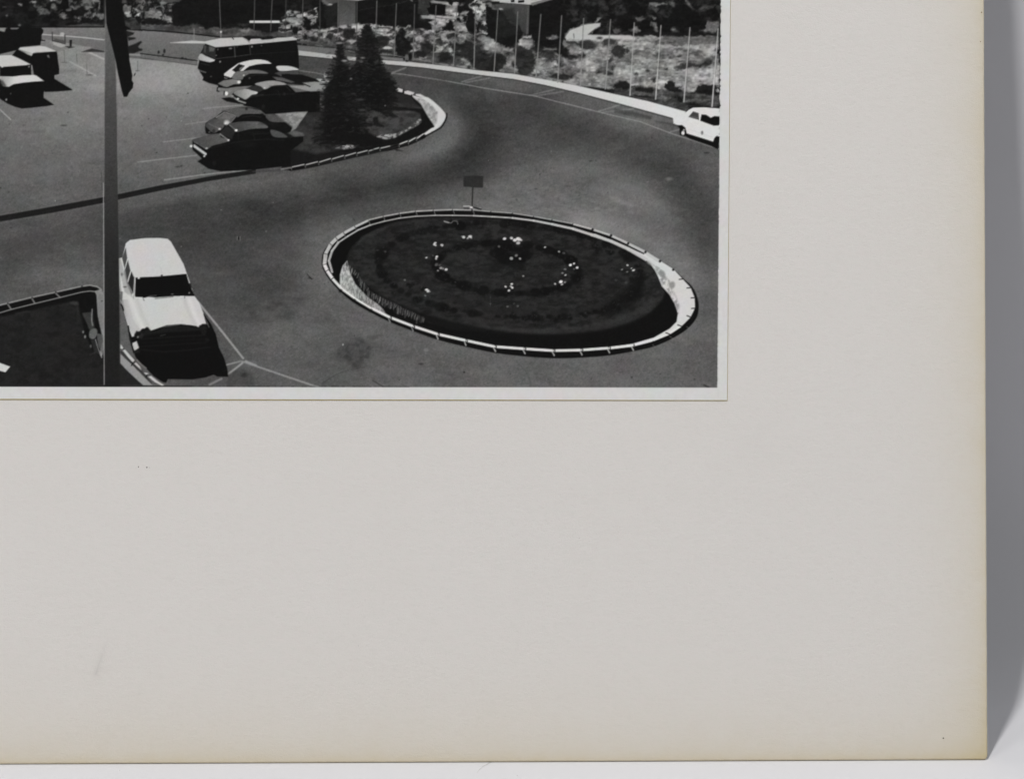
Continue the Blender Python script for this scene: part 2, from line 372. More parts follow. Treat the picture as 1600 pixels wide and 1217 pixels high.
    # rocky pale patches in the dark scrub, top left
    mottle('_', '60,0 165,0 165,36 120,38 90,30 60,28', 18, 110, 8, 22, 1.1, 2.4, 1.2, 4, .8)
    for q in ('7,13,2,1.4,95', '31,9,3.5,1.8,150', '10,27,1.8,1.8,110', '53,6,4,1.8,135', '56,11,2.6,2.6,90', '61,13,5,1.6,80', '66,17,2.6,1.5,80', '81,2,3.6,2.2,160', '84,12,3.6,4.5,120', '87,16,3,3,70', '108,8,2,4,90', '113,14,5,2.5,120', '107,18,3,2,110', '119,15,3,1.5,90', '137,14,3,3,90', '134,10,4,1.5,80', '150,3,5,3,130', '155,10,1.6,7,140', '148,25,2,2.2,140', '124,30,2,1.6,120', '118,29,1.6,1.5,90', '146,0,5,2,150', '31,42,1.8,1.5,130'):
        x, y, rx, ry, v = map(float, q.split(',')); dot('_', x, y, rx, v, ry, 2.4, .85)
    fill('_', '160,46 110,45 95,43.5 118,41 130,39.5 150,40 162,42', 80, 2, .7)
    # between the hanging flag and the dark firs
    mottle('f', '590,0 1521,0 1521,740 720,740 640,480 640,200', 18, 80, 5, 23, 0.7, 2.0, 1.2, 1.5)
    for s, v in (('640,150 830,140 830,280 760,290 660,270', 105), ('670,300 820,300 830,420 750,400 680,350', 150), ('980,150 1160,70 1165,160 1050,220 990,200', 115), ('880,230 960,230 1080,330 1060,400 960,430 940,400 1000,330', 140), ('960,370 1060,340 1080,380 1000,430', 190), ('1190,310 1240,280 1330,360 1250,400', 125), ('1110,430 1200,430 1200,470 1120,470', 180), ('1380,330 1470,310 1500,380 1430,410', 150), ('1200,390 1290,400 1250,440', 150), ('1440,80 1521,60 1521,180 1450,170', 90), ('1090,500 1150,480 1120,550 1090,540', 120), ('1050,600 1110,600 1100,630', 120), ('620,40 720,30 720,100 620,110', 80)):
        fill('f', s, v, 1.6, .9)
    mottle('f', '640,450 950,450 1000,600 1521,640 1521,780 880,740 700,640', 26, 62, 6, 24, .1, 1.2, 2, 2)
    dot('f', 1020, 510, 4.5, 22, 4.5); dot('f', 1330, 540, 9, 20, 5.5, 2)
    # firs behind the bus
    fill('B', '240,0 1130,0 1120,60 1150,100 1120,150 1090,180 850,200 700,240 500,230 370,200 300,215 240,210', 20, 3)
    mottle('B', '0,0 260,0 240,60 250,190 100,150 0,180', 22, 120, 6, 27, .5, 1.8, 1.2, 2.5)
    for s, v in (('30,110 80,90 130,110 130,150 30,150', 120), ('170,0 330,10 300,30 180,30', 80), ('210,45 265,40 230,52', 150), ('190,120 240,140 240,170 190,165', 120), ('100,110 160,120 150,150 100,150', 100)): fill('B', s, v, 2, .8)
    dot('B', 90, 175, 14, 24, 5)
    mottle('B', '0,205 240,205 520,225 860,230 1100,262 1230,262 1230,300 1000,300 800,300 620,300 400,275 0,245', 48, 82, 6, 25, 0, 1, 2.5, 2, .95)
    dot('B', 290, 200, 9, 22, 3, 2); dot('B', 520, 215, 6, 20, 3, 2); dot('B', 690, 215, 12, 24, 4, 3); dot('B', 420, 212, 9, 85, 2, 3, .7); dot('B', 830, 245, 11, 120, 2.5, 3, .7); dot('B', 800, 205, 8, 75, 2, 3, .6)
    stroke('B', '0,246 200,255 400,275 620,302', 1.6, 18); stroke('_', '-140,43 20,44 65,44.5 165,44.5 200,49 222,50', 1.7, 20)
    wl = new_id('printed_low_wall', 'low wall with a bright pale top printed behind the bus')
    fill('B', '855,190 1090,190 1095,250 1000,265 870,240', 24, 1.5, id=wl)
    fill('B', '850,172 1080,172 1090,180 1085,191 852,191', 192, 1.1, id=wl)
    # pale scree right of the low wall
    mottle('g', '500,470 620,330 640,260 930,240 1060,270 1300,180 1290,380 1280,520 1340,640 1600,600 1600,900 1300,930 880,930 820,800 700,720 500,700', 26, 150, 4, 28, 0.1, 1.9, 1.8, 1.5, id=hid)
    for s, v in (('640,262 710,262 700,290 650,290', 170), ('780,262 830,248 940,280 900,300 810,295', 165), ('1010,290 1070,285 1060,370 1020,370', 180), ('1190,210 1250,188 1300,190 1280,220 1210,225', 190), ('520,560 700,530 960,510 980,540 800,560 680,620 530,610', 140), ('560,480 680,400 800,380 960,420 960,500 700,520', 125), ('1090,400 1180,380 1290,390 1270,415 1150,420', 150), ('1150,480 1270,460 1220,500 1150,510', 140), ('1060,740 1180,690 1320,730 1200,780 1060,780', 135), ('1340,660 1600,600 1600,700 1400,760', 130)):
        fill('g', s, v, 1.6, .85)
    for q in ('1060,490,6,6', '1110,600,6,5', '1240,560,5,4', '840,640,6,5', '730,610,2.6,2.6', '940,548,2.6,1.6', '820,700,4,4', '1220,835,6.5,3.6', '1040,790,3,3', '1560,790,6,5', '1430,720,2,2'):
        x, y, rx, ry = map(float, q.split(',')); dot('g', x, y, rx, 22, ry, 2)
    fill('g', '880,880 1600,880 1600,1000 1200,980 880,945', 66, 2.5)
    stroke('g', '870,935 1100,965 1330,1005 1600,1040', 1.5, 26)
    # ------------------------------------------------ first building (centre of the top edge)
    bd = new_id('printed_building', 'flat roofed building with one grey wall printed at the top of the picture')
    fill('U', '120,0 1640,0 1640,420 1400,460 1000,430 700,400 400,440 120,480', 21, 1.5, id=bd)
    fill('U', '190,90 390,20 390,430 320,440 200,460', 30, 2, id=bd)
    fill('U', '240,0 400,-10 670,20 640,60 400,20', 80, 1.4, id=bd)
    fill('U', '100,-30 160,-30 200,20 250,70 300,85 290,105 220,115 150,70 100,30', 88, 1.6, id=bd); fill('U', '150,-20 250,-10 380,5 380,60 300,80 240,65 180,20', 70, 2, id=bd)
    dot('U', 262, 92, 3, 155, 1.1, 1.2)
    fill('U', '395,15 660,25 655,400 395,440', ((530, 0, 62), (530, 44, 86)), 1.3, id=bd)
    fill('U', '400,-20 880,-20 860,8 680,38 640,30 400,12', 142, 1.2, id=bd); fill('U', '545,-10 640,-10 640,8 545,5', 60, 1.5)
    stroke('U', '700,195 900,155 1200,95 1500,40 1640,20', .9, 52, 1.2, .7); fill('U', '1510,-20 1530,-20 1530,45 1512,45', 130, 1.2)
    fill('R', '320,0 510,0 500,260 320,240', 48, 2, id=bd); fill('R', '500,60 740,90 770,170 770,250 500,260', 18, 1.6, id=bd)
    # pale terraces between the buildings
    mottle('R', '520,20 760,60 960,60 1130,80 1250,0 1400,0 1400,560 1200,560 560,520 500,380 600,330 370,300 350,262 780,262 740,100', 24, 168, 5, 31, .25, 1.7, 1.5, 1.3, id=hid)
    for s, v in (('520,40 590,35 760,50 960,70 950,120 740,85 600,75 540,70', 165), ('740,95 950,110 930,180 900,240 780,250 760,170', 150), ('380,262 780,270 1000,290 1110,300 1100,340 900,330 600,325 400,310', 172), ('560,330 780,340 740,420 680,460 590,500 540,490 500,390 540,380', 135), ('890,370 1110,380 1060,450 1080,500 950,510 920,420', 140), ('1000,210 1120,180 1150,240 1080,260 990,250', 140), ('1130,100 1180,130 1195,170 1150,150', 150), ('1300,240 1390,220 1390,250 1310,250', 185), ('1270,290 1390,310 1380,350 1290,330', 130), ('1310,380 1390,370 1390,400 1310,410', 170), ('1280,490 1340,480 1310,505', 160)):
        fill('R', s, v - 10, 2.2, .8)
    stroke('R', '600,295 780,315 900,325', 1.2, 40, 1.2, .6)
    for s in ('780,20 850,20 880,70 860,110 820,90', '960,110 1110,110 1190,160 1180,240 1100,270 1130,200 1070,180 1040,170 980,220 950,260', '860,330 920,520 690,510 780,400 820,330', '1100,260 1230,200 1220,540 1100,520 1070,430', '570,500 540,420 490,370 330,350 260,480', '1240,380 1290,430 1290,540 1240,540'):
        fill('R', s, 22, 1.6)
    dot('R', 960, 330, 3.2, 20, 3.4); dot('R', 1055, 310, 3.2, 22, 4.2); dot('R', 600, 400, 2, 50, 2)
    # second building
    b2 = new_id('printed_building', 'second flat roofed building with a dark right side printed at the top of the picture')
    fill('S', '0,60 700,80 1010,0 1600,-30 1600,400 1250,520 1120,700 800,760 450,720 330,750 0,600', 21, 1.6, id=b2)
    fill('S', '100,90 330,70 670,95 655,540 560,580 520,420 400,420 330,330 240,200', ((810, 15, 66), (810, 55, 54)), 1.5, id=b2)
    fill('S', '240,170 420,150 500,400 520,560 420,700 180,600 180,300', 34, 6, .7, id=b2)
    fill('S', '640,110 672,110 655,560 620,560', 78, 1.6)
    fill('S', '50,45 230,-30 1010,-30 700,98 400,75 200,62', 168, 1.2, id=b2); fill('S', '230,-50 1010,-50 1010,-10 300,10', 150, 1.5, id=b2)
    fill('S', '690,70 1010,-10 1050,10 720,110', 110, 1.2, id=b2)
    for s in ('380,25 440,15 440,55 385,60', '495,30 590,22 590,60 500,68', '580,-10 650,-10 650,8 590,8', '690,-10 790,-10 785,18 700,18'): fill('S', s, 26, 1.1, id=b2)
    fill('S', '-20,55 60,60 140,130 250,160 245,178 140,185 60,130 0,80', 92, 1.3, id=b2); dot('S', 235, 165, 2, 150, 1.2)
    stroke('R', '1270,50 1420,30 1600,0', 1.8, 130, 1.2, .9); stroke('R', '1400,45 1600,55', 1.6, 30)
    fill('S', '10,200 60,290 70,300 30,250', 60, 2, .6)
    # ------------------------------------------------ trees and scrub of the right-hand slope
    mottle('E', '0,0 1540,0 1540,360 1100,360 600,340 380,340 200,240 0,300', 19, 46, 7, 33, .6, 1.4, 1.2, 1.5, id=hid)
    for s, v in (('810,60 870,35 920,45 1000,50 960,65 830,75', 120), ('1170,0 1210,30 1260,110 1240,130 1200,70', 105), ('1020,30 1080,50 1060,90 1020,60', 80), ('850,80 920,90 910,140 860,110', 70), ('680,190 760,160 790,200 720,220', 105), ('820,165 890,175 880,195', 120), ('850,220 900,230 930,320 870,310 850,280', 115), ('1380,220 1500,220 1490,320 1300,310 1360,280', 105), ('1310,60 1480,60 1440,90 1330,100', 60), ('1000,280 1060,260 1130,290 1110,325 1040,310', 120), ('620,310 700,260 740,310 700,330', 110), ('470,290 540,290 560,330 490,330', 85), ('1170,290 1230,275 1240,310 1180,320', 120)):
        fill('E', s, v, 2.4, .8)
    for q in ('600,230,14,13', '800,265,10,10', '970,280,10,14', '1160,200,22,22', '1290,230,13,13', '690,110,12,10'):
        x, y, rx, ry = map(float, q.split(',')); dot('E', x, y, rx, 18, ry, 5, .9)
    # bright dirt track and field
    fid = new_id('printed_field', 'pale stony field printed behind the thin poles')
    mottle('D', '0,290 300,310 620,340 760,370 860,430 960,480 1100,360 1170,350 1200,480 1320,480 1440,540 1600,560 1600,862 1400,800 1000,715 600,680 0,590', 32, 132, 5.5, 35, -.3, 1.1, 1.8, 2, id=fid)
    mottle('E', '0,400 60,390 700,380 1490,350 1500,862 1200,900 800,900 160,840 0,810', 78, 142, 7, 36, -.4, 1.0, 2.2, 2, id=fid)
    mottle('F', '0,0 1250,0 1250,300 900,300 600,320 400,280 0,240', 104, 150, 6, 37, -.3, .9, 2, 2, id=fid)
    fill('E', '700,365 920,352 1490,365 1480,450 1240,440 1100,450 900,440 700,400', 84, 3, .8, id=fid); fill('E', '700,362 920,350 960,380 850,405 690,400', 140, 3, .8)
    fill('E', '760,450 1500,455 1490,490 1150,480 800,475', 140, 3, .7)
    fill('E', '1080,690 1180,675 1300,690 1500,640 1500,840 1300,800 1200,760', 158, 6, .8)
    fill('E', '1060,660 1180,620 1300,620 1420,600 1400,640 1250,655 1120,680', 42, 3.5, .9, sm=True)
    fill('E', '540,330 1000,325 1480,335 1490,360 1000,358 650,356', 26, 1.8)
    fill('E', '15,370 60,305 200,250 310,235 360,235 355,268 310,290 240,345 400,350 640,352 700,372 690,400 540,390 340,400 240,400 60,392 20,395', 170, 2.6)
    fill('E', '300,215 340,185 370,185 350,205 310,235', 110, 1.6); stroke('E', '100,340 105,380', .9, 60)
    fill('E', '20,405 130,415 160,440 30,440', 60, 1.6)
    for q in ('230,440,16,7', '440,420,11,6', '530,500,11,10', '180,540,5,4', '460,590,4,4', '470,665,2.6,2', '700,730,3,3', '1115,548,3,1.6', '990,680,3,2', '865,780,2.5,4', '440,715,6,3', '340,710,4,2.4', '20,520,7,8', '60,565,9,4', '810,700,4,2', '350,380,4,2', '620,500,3,3'):
        x, y, rx, ry = map(float, q.split(',')); dot('E', x, y, rx, 34, ry, 2.6, .85)
    stroke('E', '640,535 700,530 780,545 830,530', 3, 90, 3, .5, True)
    # rough scrub of the middle slope
    for s, v in (('440,450 520,420 570,400 640,440 690,490 760,540 900,540 930,620 820,700 640,680 560,600 440,540', 26), ('270,560 340,530 430,560 420,620 300,620', 20), ('40,520 120,500 150,560 60,570', 32), ('100,480 200,430 280,470 300,520 220,560 150,530', 55), ('1020,460 1160,490 1200,560 1200,680 1130,740 1050,720 1020,600', 30), ('830,430 980,470 1060,380 1040,350 850,380 820,400', 20), ('1210,420 1320,480 1200,500', 30), ('1440,470 1520,480 1520,550 1460,540', 26), ('1340,745 1460,720 1580,745 1500,780 1400,770', 28), ('1300,540 1370,540 1380,580 1320,590', 40), ('1540,540 1600,560 1600,580', 30)):
        fill('D', s, v, 3, .85, True)
    for s, v in (('820,450 900,460 970,480 940,500 830,500', 130), ('1050,400 1160,390 1170,460 1120,480 1060,440', 140), ('1070,358 1170,352 1160,378 1100,375', 180), ('1320,370 1410,345 1440,370 1400,400 1330,390', 125), ('1280,470 1420,480 1410,500 1300,500', 90), ('500,580 580,600 540,620', 110), ('90,565 170,570 160,580', 120), ('880,670 1000,680 1000,720 880,700', 95), ('1390,630 1420,630 1415,650 1395,650', 190), ('1230,620 1290,625 1250,640', 150), ('640,360 760,380 830,420 820,450 700,430', 125)):
        fill('D', s, v, 2.2, .8)
    mottle('C', '0,380 240,300 480,260 700,270 900,290 1120,310 1560,340 1600,380 1600,560 1100,560 900,600 500,560 0,480', 38, 145, 4.6, 39, -.1, 1.4, 1.9, 2, id=fid)
    fill('C', '0,420 250,420 520,480 900,480 1000,560 1600,600 1600,690 1100,600 600,550 0,480', 62, 4, .75)
    for s, v in (('460,290 600,255 720,270 700,310 480,320', 165), ('740,280 880,285 900,310 760,305', 165), ('990,295 1080,275 1080,290 1010,310', 175), ('130,330 340,290 340,310 180,360', 155), ('670,310 860,320 840,350 760,370 680,350', 150), ('780,370 900,360 880,390 790,395', 150), ('1200,340 1290,330 1280,370 1220,370', 160), ('0,370 130,360 100,400 0,395', 140), ('1170,605 1250,610 1240,625 1180,622', 150), ('1120,400 1220,400 1200,440 1130,430', 130)):
        fill('C', s, v, 1.8, .8)
    for q in ('70,412,6.5,3.6', '245,400,6,5.5', '430,370,9.5,8.5', '480,330,4,4', '990,330,4,3.4', '1180,580,9,5', '1430,600,11,8', '1560,500,7,7', '1180,345,5,2.6', '1250,520,12,9', '300,460,3,2.6', '820,410,8,4', '760,450,12,8'):
        x, y, rx, ry = map(float, q.split(',')); dot('C', x, y, rx, 27, ry, 3, .88)
    stroke('C', '220,350 290,325 350,315', 2, 24); stroke('C', '740,300 860,305', 1.4, 40); stroke('C', '690,350 830,340', 1.2, 50)
    # big bush right of centre
    bs = new_id('printed_tree', 'dark round bush printed on the slope right of the firs')
    fill('U', '1290,560 1340,540 1350,480 1400,460 1430,500 1410,560 1460,620 1510,680 1540,760 1490,860 1380,900 1300,860 1270,780', 22, 3, sm=True, id=bs)
    clumps('U', '1290,560 1350,480 1430,500 1510,680 1540,760 1490,860 1300,860 1270,780', 60, 1, 3, 17, 34, 51)
    fill('F', '0,240 130,230 200,260 420,290 600,330 760,330 1000,380 1250,360 1250,520 900,520 850,580 400,450 0,370', 66, 3, .92, id=hid)
    mottle('F', '0,250 250,260 600,330 1250,380 1250,520 900,500 850,580 400,450 0,360', 40, 92, 5, 41, 0, .9, 2.5, 3, .8)
    for s in ('0,250 110,230 190,250 180,310 0,300', '250,290 420,300 480,330 430,360 260,330', '1000,270 1170,265 1250,300 1250,380 1000,370', '730,390 800,420 800,470 740,460', '880,480 1050,500 1040,525 900,510', '240,380 420,405 400,420 260,405', '620,235 680,215 720,240 720,280 790,280 770,310 830,340 700,350 610,300'):
        fill('F', s, 24, 2.2, .92, True)
    fill('F', '525,225 600,225 605,305 525,300', 160, 1.4, .9); fill('F', '190,245 280,250 290,272 190,272', 150, 1.6, .9); dot('F', 1220, 335, 2.4, 170, 3.4); stroke('F', '565,310 555,440', 2, 105, 1.4, .7)
    rough_up('-140,-95 1125,-95 1125,176 1072,172 1012,156 960,145 900,131 802,113 737,107 640,93 570,81 480,70 344,57 300,52 240,47 200,44 165,41 65,41 -140,40',
             [('U', '380,-40 880,-40 860,8 700,60 680,420 380,440'), ('S', '50,45 230,-60 1010,-60 1050,10 720,110 660,560 560,500 200,90'), ('B', '845,165 1100,165 1100,195 845,195'), ('U', '100,-30 400,-30 390,60 290,105 220,115'), ('E', '15,370 60,305 200,250 310,235 360,235 355,268 310,290 240,345 400,350 640,352 700,372 690,400 540,390 60,392'), ('R', '380,262 780,270 1000,290 1000,335 600,325 400,310'), ('R', '520,40 590,35 760,50 960,70 950,120 740,85 540,70')], 0.95, 6)
    # ------------------------------------------------ far road, its kerb and the long pale kerb wall
    fill('_', '-140,46 65,46 165,46 220,51 300,57 344,62 380,66 300,98 222,86 205,86 160,80 120,72 60,62 -140,60', ((100, 46, 112), (100, 86, 94)), 1.3)
    fill('_', '0,46 8,46 5,54 0,55', 130, 1.5)
    stroke('A', '430,372 600,385 680,390 860,405 1090,430', 1.7, 172, 1.3, .9); stroke('A', '1340,578 1600,610', 1.4, 130)
    fill('A', '1340,590 1600,610 1600,640 1340,615', 92, 1.4); stroke('B', '0,430 200,455 440,485', 2.0, 34, 1.2); fill('B', '0,438 440,492 445,520 200,485 0,460', 98, 1.3); stroke('B', '0,465 200,488 440,520', 1.2, 55, 1.2, .7)
    for q in ('140,418,1.8,2.4', '185,410,1.8,3.4', '175,440,1.6,1.5', '325,465,2.4,1.6', '350,470,2.4,1.2', '0,400,3,2'): x, y, rx, ry = map(float, q.split(',')); dot('B', x, y, rx, 30, ry, 1.4, .9)
    fill('B', '1230,365 1600,400 1600,445 1230,405', 98, 1.2)
    kw = new_id('printed_kerb_wall', 'long white kerb wall printed along the far side of the road')
    fill('_', '466,81 480,82.5 540,90 598,96 640,99 700,105.5 737,111 802,117.5 850,126 900,135.5 960,149 1012,160 1072,176.5 1056,190 1050,186 1010,175 960,161.5 900,146 850,134.5 802,125.5 737,117.5 720,115.5 660,107.5 598,102 547,96.5 466,88.5', ('x', [(466, 160), (600, 170), (800, 180), (960, 192), (1060, 200)]), 1.3, id=kw)
    stroke('_', '466,89.5 547,97.5 600,103 660,108.5 720,116.5 802,126.5 850,135.5 900,147 960,163 1010,176.5 1050,187.5', 1.2, 40, 1.2, .9)
    stroke('C', '780,580 900,590 1100,625 1200,650 1530,710', 1.1, 125, 1.1, .8); stroke('C', '780,595 1000,612 1300,670', 1.0, 50, 1.1, .8)
    fill('C', '760,600 1000,620 1000,650 760,630', 118, 1.4, .8); stroke('C', '0,488 330,520 560,550', 1.1, 30, 1.1, .9); stroke('C', '0,492 330,526', .9, 110, 1.1, .6)
    um = new_id('printed_parasol', 'small pale parasol printed beside the thin poles')
    fill('C', '785,515 810,500 850,498 880,508 892,520 840,528 800,525', 168, 1.2, id=um); stroke('C', '838,528 835,590', 1.0, 60)
    fill('C', '770,530 890,540 880,570 760,560', 34, 2, .8)
    dot('C', 1038, 618, 3.2, 92, 5.6, 1.4, id=um); dot('C', 1075, 605, 2.8, 22, 6, 1.4); dot('C', 1038, 650, 2, 30, 1.4)
    # lane paint on the curved road
    stroke('_', '612,117 628,118 700,129 758,140 835,152 900,168 960,183 1000,192 1050,211 1085,222 1124,235', 1.4, 152, 1.4, .7)
    stroke('_', '612,117 700,129', .8, 60, 1.2, .5)
    for s, w in (('613,116 634,108', 2.6), ('722,130 752,121', 2), ('728,131 766,124', 1.6), ('828,151 866,142', 1.8), ('836,152 880,145', 1.6), ('935,176 968,166', 2.2), ('940,178 990,172', 1.6), ('1045,209 1066,203', 2)):
        stroke('_', s, w, 140, 2.0, .55)
    fill('_', '960,172 990,176 1020,184 1015,189 985,184 960,178', 62, 3, .6); stroke('F', '120,600 300,620 430,660', 2.6, 62, 3, .7, True); stroke('F', '500,700 760,745', 3.4, 60, 3, .6)
    # ------------------------------------------------ thin poles along the slope
    poles = '343,0,345.5,61,95 398.6,-20,397,48,88 426.5,-20,423,50,92 447.5,-20,446,52,70 474,-20,472,72,88 500,3,500,75,78 528.7,2,528,77,112 558,4,557,80,88 589,4,586.5,82,118 619.5,8,616,90,112 648,9,645.5,96,92 681.5,11,676.5,102,112 714,12,708.5,105,108 743,19,740.5,110,122 778,18,772,114,120 809,20.5,804,117.5,122 845,25,837.4,124,128 877.5,27,871.5,130.5,132 912,31,906.8,137,136 954,33,945.8,141,140 991,38,984.3,151,164 1032.7,42,1024.4,157,176 1078,45.5,1068.5,161,172 1122,47,1112.5,168.5,186'
    for q in poles.split():
        x0, y0, x1, y1, v = map(float, q.split(',')); k = new_id('printed_pole')
        w0 = 1.2 if x0 < 840 else 1.45; v = v - (8 if x0 < 840 else 14)
        stroke('_', [(x0, y0), (x1, y1)], w0 + .3, v, 1.2, .85, id=k)
        if x0 > 1000: stroke('_', [(x0 + .9, y0 + 12), (x1 + 1.2, y1)], .6, 70, 1.0, .4)
        if x0 > 640: stroke('_', [(x0 + (x1 - x0) * .6, y0 + (y1 - y0) * .6), (x1, y1)], w0 + .5, v + 16, 1.0, .6, id=k)
    # ------------------------------------------------ car park: paint, lines, blemishes
    for s, w, v in (('0,452 68,515', 1.8, 150), ('440,155 600,242', 1.5, 150), ('560,98 600,115 650,138', 2.6, 150), ('862,780 1230,738', 1.6, 128), ('1020,655 1300,622', 1.6, 122), ('1160,545 1300,525', 1.4, 122), ('1270,448 1330,440 1520,425', 1.8, 124), ('920,150 1080,210', 1.4, 128), ('1030,892 1250,862 1400,845 1590,828', 2.2, 126)):
        stroke('O', s, w, v + 12, 1.6, .85)
    fill('A', '600,570 740,510 960,500 860,560 740,590 640,610', 128, 2.5, .8); stroke('A', '690,640 790,690', 1.5, 140, 2, .6)
    fill('A', '430,450 540,470 620,500 740,510 650,540 560,560 430,500', 108, 2.5, .6); fill('A', '550,455 590,450 690,490 640,510 600,500 560,480', 155, 1.6, .9)
    stroke('A', '545,350 548,440 560,440 680,470 678,380', 1.3, 30, 1.3, .9); dot('A', 650, 370, 3.4, 160, 2.6); fill('A', '725,430 752,430 748,500 728,500', 26, 1.4); fill('A', '680,495 780,505 720,518', 30, 1.4); fill('A', '560,410 680,440 670,470 570,450', 62, 2, .7)
    fill('A', '850,555 960,518 1090,545 1090,560 960,556', 40, 1.8, .9)
    for s in ('670,540 675,660', '800,580 805,670', '905,680 908,790', '1435,650 1435,750'): stroke('A', s, .8, 66, 1.1, .7)
    for q in ('670,665,4,.7', '935,795,5,.9', '1435,752,3,.7'): x, y, rx, ry = map(float, q.split(',')); dot('A', x, y, rx, 70, ry, 1.2, .8)
    dot('A', 1405, 790, 1.0, 30, 2.4, 1.2, .9, .4)
    for q in ('400,552,5,1.3,60', '425,470,1.2,1,50', '150,550,2,1,70', '1110,810,4,1.4,58', '1135,805,2,1.4,54', '980,722,1.4,1,50', '1280,848,1,1,44', '1175,352,1,1,40', '930,512,.9,.9,50', '1040,500,.9,.9,56', '5,942,1.3,1,30', '55,967,1.2,1,50', '70,1190,1.6,1,40'):
        x, y, rx, ry, v = map(float, q.split(',')); dot('O', x, y, rx, v, ry, 1.3, .8)
    dot('O', 347, 1022, .8, 165, 1.2, 1.1, .8); dot('O', 1135, 524, .9, 160, .9, 1.1, .8)
    # dark divider strip
    st = new_id('printed_kerb_strip', 'dark dividing strip printed across the car park')
    fill('_', '-140,366 0,339 80,325 161,310 184,305.5 250,291.5 325,278 375,270 400,266 400,273 375,277 325,285 250,300 184,314 161,319 80,335 0,348 -140,374', 27, 1.3, id=st)
    stroke('_', '-140,375.5 0,350 161,320.5 250,301.5 375,278.5', 1.4, 92, 2, .6); stroke('_', '-140,364 0,337.5 161,308.5 250,290 325,276.5', 1.2, 104, 2, .5)
    stroke('_', '396,270 425,268.5 456,266', 2.6, 58, 2.4, .7)
    # ------------------------------------------------ vehicles top left
    hd = new_id('printed_hedge', 'big black hedge or lorry shape printed at the far left')
    fill('d', '-600,500 100,700 130,620 200,600 240,640 360,640 420,600 560,590 700,600 860,605 905,650 905,700 870,760 870,850 945,870 945,885 860,880 845,970 420,1010 380,1067 -600,1300', 18, 1.4, id=hd)
    stroke('d', '245,625 350,625', 1.6, 100, 1.4, .8)
    vn = new_id('printed_van', 'black sided van with a white roof printed near the left edge')
    fill('e', '330,95 590,170 970,135 990,160 1010,330 1030,440 1025,530 945,550 945,610 1250,795 1250,810 1000,830 780,840 600,600 560,380 220,200 300,100', 17, 1.3, id=vn)
    fill('e', '320,100 360,72 700,45 790,55 960,125 970,138 620,155 575,170 550,215 480,190 400,140', 178, 1.2, id=vn)
    fill('e', '320,100 400,120 570,170 548,215 470,180 330,115', ((40, 80, 120), (51, 88, 165)), 1.4, .8)
    fill('e', '815,205 845,200 865,255 830,240', 105, 1.3)
    car = new_id('printed_car', 'black car with a white roof printed below the van at the left edge')
    fill('e', '-900,560 0,560 0,300 220,200 540,370 545,600 620,550 765,650 780,760 755,880 760,940 940,1060 800,1085 560,1110 380,1125 260,1095 130,1040 0,955 -900,700', 17, 1.3, id=car)
    fill('e', '-700,210 0,210 200,202 330,260 540,365 440,378 70,405 40,422 0,390 -700,300', 180, 1.2, id=car)
    fill('e', '-700,500 0,565 60,568 220,572 400,550 600,545 640,560 765,650 600,660 400,680 240,705 160,750 60,740 0,620 -700,560', ((5, 125, 150), (24, 128, 190)), 1.2, id=car)
    fill('e', '0,620 60,650 110,730 90,750 40,735 0,680', 60, 3, .8); dot('e', 505, 402, 1.4, 105, 1.4); dot('e', 188, 868, 1.1, 70, 1.2); dot('e', 112, 972, 1.3, 140, 1.6)
    # ------------------------------------------------ bus
    bu = new_id('printed_bus', 'dark bus with a pale roof printed beside the row of cars')
    fill('W', '80,520 100,430 110,330 190,180 320,230 800,185 1450,130 1480,300 1490,520 1200,560 1100,640 400,720 350,755 240,730 150,690 160,650 120,590', 18, 1.3, id=bu)
    fill('W', '160,205 330,235 330,400 240,350 120,330 150,270', 42, 2, .9, id=bu)
    fill('W', '-300,165 0,140 180,150 400,105 700,92 760,120 790,160 820,115 940,110 980,130 1100,120 1180,100 1300,95 1400,85 1460,112 1455,130 1100,165 600,210 330,232 185,180 0,178 -300,172', 174, 1.2, id=bu)
    stroke('W', '700,92 760,125 800,165', 1.2, 120, 1.4, .8); fill('W', '780,150 1200,110 1440,100 1450,128 1000,165', 165, 1.5, .6)
    stroke('W', '560,100 580,120', 1.4, 40); fill('W', '690,80 780,70 960,90 930,108 800,110 760,112', 26, 1.6)
    fill('W', '85,380 110,325 135,318 190,350 320,405 310,425 250,440 190,430 110,410', ((310, 88, 150), (335, 97, 185)), 1.3, id=bu)
    fill('W', '240,215 320,245 300,285 245,290', 104, 2.4, .8); fill('W', '170,210 200,210 190,310 165,300', 75, 1.4, .8)
    for s in ('330,240 395,240 400,390 340,380', '420,235 575,225 580,360 425,380', '620,220 790,205 795,330 625,350'): fill('W', s, 15, 1.2)
    stroke('W', '330,390 600,360 820,330', 1.0, 62, 1.2, .9); stroke('W', '590,220 600,365', 1.6, 68, 1.2, .9); stroke('W', '800,205 815,330', 1.4, 58, 1.2, .8); stroke('W', '820,330 1440,290', .8, 32, 1.2, .9)
    for q in ('535,248,2.6,1.2,120', '833,222,1.4,1.6,130', '966,208,1.4,1.2,70', '392,432,1.4,1.4,140', '265,645,1.7,1.4,150', '360,262,1.4,1.4,80', '338,345,1.2,1,110', '630,225,1,1,60'): x, y, rx, ry, v = map(float, q.split(',')); dot('W', x, y, rx, v, ry, 1.2, .9)
    stroke('W', '90,545 120,560 190,580', 1.6, 115, 1.5, .8); stroke('W', '130,455 240,480', 1.0, 50, 1.5, .8); stroke('W', '30,-20 30,130', 1.8, 130, 1.4, .7); stroke('W', '402,20 402,90', 2, 130, 1.4, .6); dot('W', 404, 18, 1.6, 190, 1.6)
    fill('W', '150,680 350,755 440,700 460,660 300,640 170,640', 17, 1.4, id=bu)
